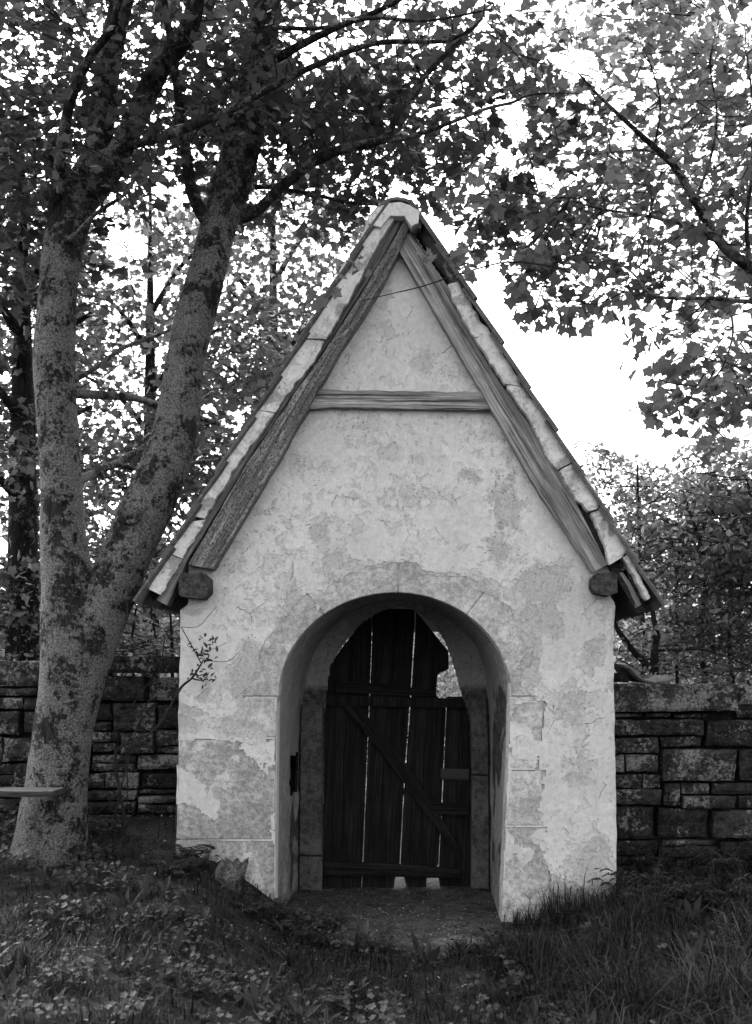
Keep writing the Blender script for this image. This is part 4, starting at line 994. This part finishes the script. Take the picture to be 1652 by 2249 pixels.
# ------------------------------------------------------------------ climbing sapling against the left wall
SP = thing('sapling', P(273, 1800, .1), 'thin bare sapling between the maple and the left pier, leafing at its tip', 'sapling')
def thin(pts, name='twig'):
    mb = MB(); tube(mb, [(*P(a, b, y), w_ / 2 / scl(y)) for a, b, y, w_ in pts], 6, 5, .06, 20); return mb.build(name, TWIG, SP, True)
thin([(276, 1815, .15, 9), (272, 1785, .12, 8), (258, 1712, .08, 7.5), (254, 1660, .05, 7), (264, 1640, .03, 6.5), (311, 1622, -.02, 6), (345, 1597, -.05, 6), (373, 1554, -.07, 6), (398, 1510, -.09, 6.5), (421, 1490, -.1, 5), (440, 1462, -.1, 4), (447, 1448, -.1, 2.5)], 'stem')
thin([(443, 1458, -.1, 3), (421, 1418, -.1, 2.6), (398, 1377, -.1, 2)]); thin([(421, 1490, -.1, 4), (440, 1494, -.1, 3.4), (457, 1492, -.11, 2)])
thin([(258, 1650, .04, 4), (275, 1640, .0, 3.6), (279, 1690, .0, 3), (280, 1740, .05, 3), (276, 1775, .1, 3)]); thin([(345, 1597, -.05, 2.5), (330, 1600, -.03, 2.2), (290, 1625, .0, 2)])
thin([(398, 1377, -.08, 1.6), (435, 1376, -.1, 1.4), (460, 1350, -.1, 1.2), (476, 1332, -.1, 1)]); thin([(447, 1450, -.1, 1.6), (500, 1452, -.1, 1.4), (530, 1426, -.1, 1)])
thin([(250, 1800, .1, 4), (300, 1600, .1, 3.4), (345, 1500, .12, 3), (362, 1400, .15, 2.4)]); thin([(270, 1590, .15, 2.5), (310, 1520, .15, 2.2), (350, 1490, .15, 1.6)]); thin([(200, 1800, .1, 3), (260, 1740, .05, 2.4), (310, 1680, .05, 1.4)])
rs = np.random.default_rng(50); pos = []
for cx, cy, sp, n in ((452, 1444, 14, 26), (428, 1420, 12, 8), (458, 1412, 10, 10), (445, 1480, 12, 12), (452, 1494, 12, 8), (423, 1484, 8, 7)):
    for _ in range(n): pos.append(P(cx + rs.normal(0, sp), cy + rs.normal(0, sp * .8), -.1 + rs.normal(0, .025)))
for p in pos:
    R = orient(rs.normal(0, .5, (1, 3)) + np.array([[0, -.5, .6]]), rs.normal(0, .6, (1, 3)) + np.array([[.2, 0, .4]]))
    leaf_obj('leaf', np.array([p]), R, np.array([rs.uniform(.03, .05)]), np.array([rs.uniform(0, .5)]), LEAF_A, SP, LANCE * np.array([1.6, 1, 1]), OVAL_F)

# twig of the right maple hanging in front of the gable
mb = MB(); tube(mb, [(*P(790, 662, -.5), .002), (*P(860, 645, -.5), .003), (*P(930, 628, -.5), .004), (*P(1010, 602, -.5), .0045), (*P(1120, 575, -.45), .005), (*P(1240, 590, -.3), .006)], 5, 5, .05, 20)
mb.build('twig', TWIG, RT)
rs = np.random.default_rng(91)
for cx, cy, rx, ry, n in ((1010, 590, 34, 16, 14), (930, 560, 26, 12, 5), (760, 590, 30, 26, 9), (700, 640, 24, 20, 5)):
    for _ in range(n):
        p = P(cx + rx * rs.normal(0, .7), cy + ry * rs.normal(0, .7), -.5 + rs.normal(0, .06))
        o = bpy.data.objects.new('leaf', one[int(rs.integers(0, 6))]); o.matrix_basis = Matrix.Translation(p) @ Matrix.Rotation(rs.uniform(-1.2, 1.2), 4, 'Y') @ Matrix.Rotation(rs.uniform(-.9, .9), 4, 'X') @ Matrix.Scale(rs.uniform(.35, .7), 4)
        COL.objects.link(o); o.parent = RT; o.matrix_parent_inverse = Matrix.Translation(-RT.location)

# ------------------------------------------------------------------ bench plank, stump
BN = thing('bench', (-2.7, -0.4, .38), 'plain plank bench in front of the maple trunk', 'bench')
def board(name, x0, x1, y0, y1, z0, z1, mat, parent):
    V = []; n = 14
    for k in range(n + 1):
        x = x0 + (x1 - x0) * k / n; dz = .003 * nz(x, 0, 0, 7); dy = .006 * nz(x, 3, 0, 6)
        V += [(x, y0 + dy, z0 + dz), (x, y1 + dy, z0 + dz), (x, y1 + dy, z1 + dz), (x, y0 + dy, z1 + dz)]
    F = [(4 * k + i, 4 * k + (i + 1) % 4, 4 * k + 4 + (i + 1) % 4, 4 * k + 4 + i) for k in range(n) for i in range(4)] + [(3, 2, 1, 0), (4 * n, 4 * n + 1, 4 * n + 2, 4 * n + 3)]
    me_o = mobj(name, V, F, mat, parent)
    bm = bmesh.new(); bm.from_mesh(me_o.data); bmesh.ops.recalc_face_normals(bm, faces=bm.faces); bm.to_mesh(me_o.data); bm.free(); return me_o
zb = P(100, 1742, -.45).z
board('seat', P(-420, 0, -.45).x, P(116, 0, -.45).x, -.45, -.22, zb - .022, zb + .010, WOOD_S, BN)
for xp in (-2.62, -3.25): board('leg', xp, xp + .07, -.40, -.27, hground(xp, -.33) - .05, zb - .024, WOOD_S, BN)
ST = thing('tree_stump', P(490, 1980, -.3), 'short rotten splintered stump leaning at the foot of the left pier', 'stump')
mb = MB(); segs = 26; rows = 12; V = []; F = []
b0 = P(462, 2000, -.28); b1 = P(517, 1893, -.22)
for r in range(rows + 1):
    t = r / rows; c = b0.lerp(b1, t)
    for k in range(segs):
        th = 2 * math.pi * k / segs; rad = (.16 - .085 * t ** .7) * (1 + .22 * nz(math.cos(th) * 3, math.sin(th) * 3, t * .6, 1.7))
        top = (.04 * nz(math.cos(th) * 4, math.sin(th) * 4, 8, 1.5) + .018 * nz(math.cos(th) * 6, math.sin(th) * 6, 3, 1.5)) * t ** 3
        V.append((c.x + rad * math.cos(th), c.y + rad * .8 * math.sin(th), c.z + top))
for r in range(rows):
    for k in range(segs): F.append((r * segs + k, r * segs + (k + 1) % segs, (r + 1) * segs + (k + 1) % segs, (r + 1) * segs + k))
V.append(tuple(b1 - Vector((0, 0, .06)))); n = len(V) - 1
for k in range(segs): F.append((rows * segs + k, rows * segs + (k + 1) % segs, n))
mobj('wood', V, F, m_bark('rotten_wood', .03, .17, .0), ST, True)

# ------------------------------------------------------------------ grass, herbs, litter
def bare(x, y):
    a, b = path_w(y) if y > -.8 else (0, 0)
    if y > -0.75 and a - .02 + .12 * nz(x, y, 1, 4) < x < b + .05 + .1 * nz(x, y, 2, 4) and y > -.62 + .2 * nz(x, y, 0, 3) - 0.0: return True
    return False
def in_building(x, y): return -1.36 < x < 1.34 and -0.02 < y < 1.8
rs = np.random.default_rng(60)
bp = []; bh = []; bl = []
N_ = 150000
xs = rs.uniform(-3.6, 3.6, N_); ys_ = rs.uniform(-3.2, 0.5, N_); keepr = rs.uniform(0, 1, N_)
for x, y, kq in zip(xs, ys_, keepr):
    if bare(x, y) or in_building(x, y): continue
    clump = .5 + .8 * fb(x, y, 0, 1.9, 3) + .5 * nz(x, y, 4, 6.5)
    right = sm((x - .35) / .5); leftb = sm((-x - .9) / .5)
    dens = (.45 + .55 * right) * (1 - .75 * leftb * sm((y + .9) / .5)) * max(.15, min(1, clump + .35))
    if kq > dens: continue
    h = .045 + .05 * max(0, clump) + right * (.06 + .06 * max(0, clump)); h *= rs.uniform(.3, 1.6) * (.55 + .75 * max(0, .5 + nz(x, y, 7, 4.5)))
    if rs.uniform() < .02: h *= 1.7
    bp.append((x, y, hground(x, y) - .005)); bh.append(h); bl.append(rs.uniform(0, 1) ** 3 * (.6 + .6 * clump) + (.5 if rs.uniform() < .03 else 0))
bp = np.array(bp); bh = np.array(bh); n = len(bp); az = rs.uniform(0, 2 * math.pi, n); ln = rs.uniform(.15, 1.5, n) * bh
wdt = rs.uniform(.0010, .0034, n) * (1 + 1.2 * (rs.uniform(0, 1, n) > .95)); dx = np.cos(az); dy = np.sin(az); fx = -dy; fy = dx
co = np.zeros((n, 5, 3)); 
co[:, 0] = bp + np.stack([fx * wdt, fy * wdt, 0 * wdt], 1); co[:, 1] = bp - np.stack([fx * wdt, fy * wdt, 0 * wdt], 1)
mid = bp + np.stack([dx * ln * .35, dy * ln * .35, bh * .62], 1)
co[:, 2] = mid - np.stack([fx * wdt * .8, fy * wdt * .8, 0 * wdt], 1); co[:, 3] = mid + np.stack([fx * wdt * .8, fy * wdt * .8, 0 * wdt], 1)
co[:, 4] = bp + np.stack([dx * ln, dy * ln, bh * np.maximum(.15, 1 - .38 * (ln / bh) ** 2)], 1)
me = bpy.data.meshes.new('grass'); me.vertices.add(n * 5); me.vertices.foreach_set('co', co.astype(np.float32).ravel())
lp = np.array([0, 1, 2, 3, 3, 2, 4]); loops = (lp[None] + (np.arange(n) * 5)[:, None]).ravel().astype(np.int32); me.loops.add(len(loops)); me.loops.foreach_set('vertex_index', loops)
tot = np.tile([4, 3], n); me.polygons.add(2 * n); me.polygons.foreach_set('loop_start', np.concatenate([[0], np.cumsum(tot)[:-1]]).astype(np.int32))
at = me.attributes.new('v', 'FLOAT', 'POINT'); at.data.foreach_set('value', np.repeat(np.clip(np.array(bl), 0, 1), 5).astype(np.float32)); me.update(calc_edges=True)
g = bpy.data.objects.new('grass', me); finish(g, GRASS, None, False); kind(g, 'stuff'); g['label'] = 'dark uncut grass growing before the gatehouse'
# dry leaves and chips lying about
n = 2600; x = rs.uniform(-3.4, 3.4, n); y = rs.uniform(-3.0, .6, n); sel = [i for i in range(n) if not (in_building(x[i], y[i]) and abs(x[i]) > .7)]
x, y = x[sel], y[sel]; n = len(x); z = np.array([hground(a, b) + .018 for a, b in zip(x, y)])
lo = leaf_obj('leaf_litter', np.stack([x, y, z], 1), orient(rs.normal(0, .35, (n, 3)) + np.array([0, 0, 1.]), rs.normal(0, 1, (n, 3))), rs.uniform(.008, .026, n), rs.uniform(0, 1, n), LITTER, None, OVAL, OVAL_F); kind(lo, 'stuff')
n = 1500; x = rs.uniform(-.75, .8, n); y = rs.uniform(-.85, 1.0, n); z = np.array([hground(a, b) + .022 for a, b in zip(x, y)])
kind(leaf_obj('leaf_litter', np.stack([x, y, z], 1), orient(rs.normal(0, .45, (n, 3)) + np.array([0, 0, 1.]), rs.normal(0, 1, (n, 3))), rs.uniform(.006, .022, n), rs.uniform(0, 1, n), LITTER, None, OVAL, OVAL_F), 'stuff')
# herbs: three kinds of plant, each copied about
def herb_proto(kindn, seed):
    """one connected mesh: leaves on stalks that all start from the root"""
    r = random.Random(seed); V = [(0, 0, -.01)]; F = []; A = [.4]
    def stalk(pts, w_, i0=0):
        prev = i0
        for p in pts:
            n_ = len(V); V.append(tuple(p)); V.append((p[0] + w_, p[1] + w_ * .5, p[2])); A.extend([.4, .4])
            F.append((prev, n_, n_ + 1) if prev == 0 else (prev, n_, n_ + 1, prev + 1)); prev = n_
        return prev
    def leaf(at, tip, nrm, ln, wd, base, tone, shape, faces=OVAL_F):
        R = orient(np.array([nrm], float), np.array([tip], float))[0]; n_ = len(V)
        for q in shape[1:]:
            p = R @ (q * np.array([wd, 1, 1.3])) * ln; V.append(tuple(p + np.array(at))); A.append(tone)
        for fc in faces: F.append(tuple(base if i == 0 else n_ + i - 1 for i in fc))
    if kindn == 0:
        for k in range(r.randint(6, 10)):
            az = r.uniform(0, 6.28); el = r.uniform(.45, 1.35); c = (math.cos(az), math.sin(az)); h = r.uniform(.01, .05)
            b_ = stalk([(c[0] * .02, c[1] * .02, h)], .004)
            leaf(V[b_], (c[0] * math.cos(el), c[1] * math.cos(el), math.sin(el)), (-c[0] * math.sin(el) + r.gauss(0, .3), -c[1] * math.sin(el) + r.gauss(0, .3), math.cos(el)), r.uniform(.06, .17), r.uniform(.35, .75), b_, r.random(), OVAL)
    elif kindn == 1:
        for k in range(30):
            az = r.uniform(0, 6.28); d = r.uniform(.02, .13); h = r.uniform(.03, .15); c = (math.cos(az) * d, math.sin(az) * d)
            b_ = stalk([(c[0] * .5, c[1] * .5, h * .7), (c[0], c[1], h)], .003)
            leaf(V[b_], (c[0] + r.gauss(0, .05), c[1] + r.gauss(0, .05), r.gauss(-.02, .04)), (r.gauss(0, .4), r.gauss(-.2, .4), 1), r.uniform(.022, .046), 1.0, b_, r.random(), MAPLE, MAPLE_F)
    else:
        for k in range(9):
            az = r.uniform(0, 6.28); L = r.uniform(.14, .24); c = (math.cos(az), math.sin(az)); up = r.uniform(.18, .34); prev = 0
            for i in range(1, 9):
                t = i / 8; p = (c[0] * L * t, c[1] * L * t, up * t - (up * .55) * t * t)
                prev = stalk([p], .003, prev)
                for sd in (1, -1): leaf(p, (-c[1] * sd + c[0] * .5, c[0] * sd + c[1] * .5, -.15), (r.gauss(0, .2), r.gauss(0, .2), 1), .07 * (1.1 - .9 * abs(t - .35)), .85, prev, r.random(), LANCE)
    me = bpy.data.meshes.new('foliage'); me.from_pydata([tuple(float(c) for c in v) for v in V], [], F)
    at = me.attributes.new('v', 'FLOAT', 'POINT'); at.data.foreach_set('value', A); me.update(); return me
protos = [[herb_proto(k, 70 + 10 * k + i) for i in range(5)] for k in range(3)]
for row in protos:
    for me in row: me.materials.append(HERB)
HN = ('plant with upright pointed leaves', 'bushy plant with lobed leaves', 'feathery green fern')
def where(x, y):
    if x < -1.45 and y > -.55: return 'on the bank at the foot of the maple'
    if x < -1.6: return 'in the grass in front of the plank bench'
    if x > 1.36 and y > -.2: return 'in the shade at the foot of the right wall'
    if x > .62: return 'in the long grass before the right pier'
    if x > -.3 and y > -1.0: return 'beside the trodden earth of the passage'
    if x < -.4 and y > -.75: return 'round the rotten stump at the left pier'
    return 'in the short grass leading up to the passage'
rs = np.random.default_rng(81)
def herb(kn, x, y, s):
    me = protos[kn][int(rs.integers(0, 5))]; sz = 'small ' if s < .5 else ('tall ' if s > .75 else '')
    o = bpy.data.objects.new('fern' if kn == 2 else 'leafy_plant', me); o.location = (x, y, hground(x, y) + .004); o.rotation_euler = (rs.normal(0, .12), rs.normal(0, .12), rs.uniform(0, 6.28)); o.scale = (s, s, s * rs.uniform(.8, 1.25)); COL.objects.link(o)
    lab = sz + HN[kn] + ' ' + where(x, y); tag(o, lab, 'fern' if kn == 2 else 'plant', lab)
cnt = 0
while cnt < 280:
    x, y = rs.uniform(-2.7, 1.1), rs.uniform(-2.5, -.1)
    if bare(x, y) or (x > 0 and rs.uniform() > .35) or (-1.25 < x < -.7 and -.75 < y < -.2): continue
    herb(int(rs.choice([0, 1, 1])), x, y, rs.uniform(.35, .85)); cnt += 1
for k in range(26): herb(int(rs.choice([1, 1, 0, 2])), rs.uniform(-.72, -.3), rs.uniform(-.55, -.04), rs.uniform(.3, .7))
for k in range(12): herb(1, rs.uniform(-.3, .75), rs.uniform(-1.0, -.55), rs.uniform(.3, .6))
for k in range(44): herb(2, rs.uniform(1.42, 2.7), rs.uniform(-.3, .42), rs.uniform(.7, 1.4))
for k in range(16): herb(2, rs.uniform(-.85, -.5) if k % 2 else rs.uniform(-1.35, -1.15), rs.uniform(-.5, -.12), rs.uniform(.4, .8))
for k in range(12): herb(1, rs.uniform(-2.9, -1.5), rs.uniform(-.5, .35), rs.uniform(.6, 1.1))
for k in range(70): herb(int(rs.choice([0, 0, 1, 2])), rs.uniform(.5, 2.7), rs.uniform(-2.4, -.2), rs.uniform(.4, 1.0))
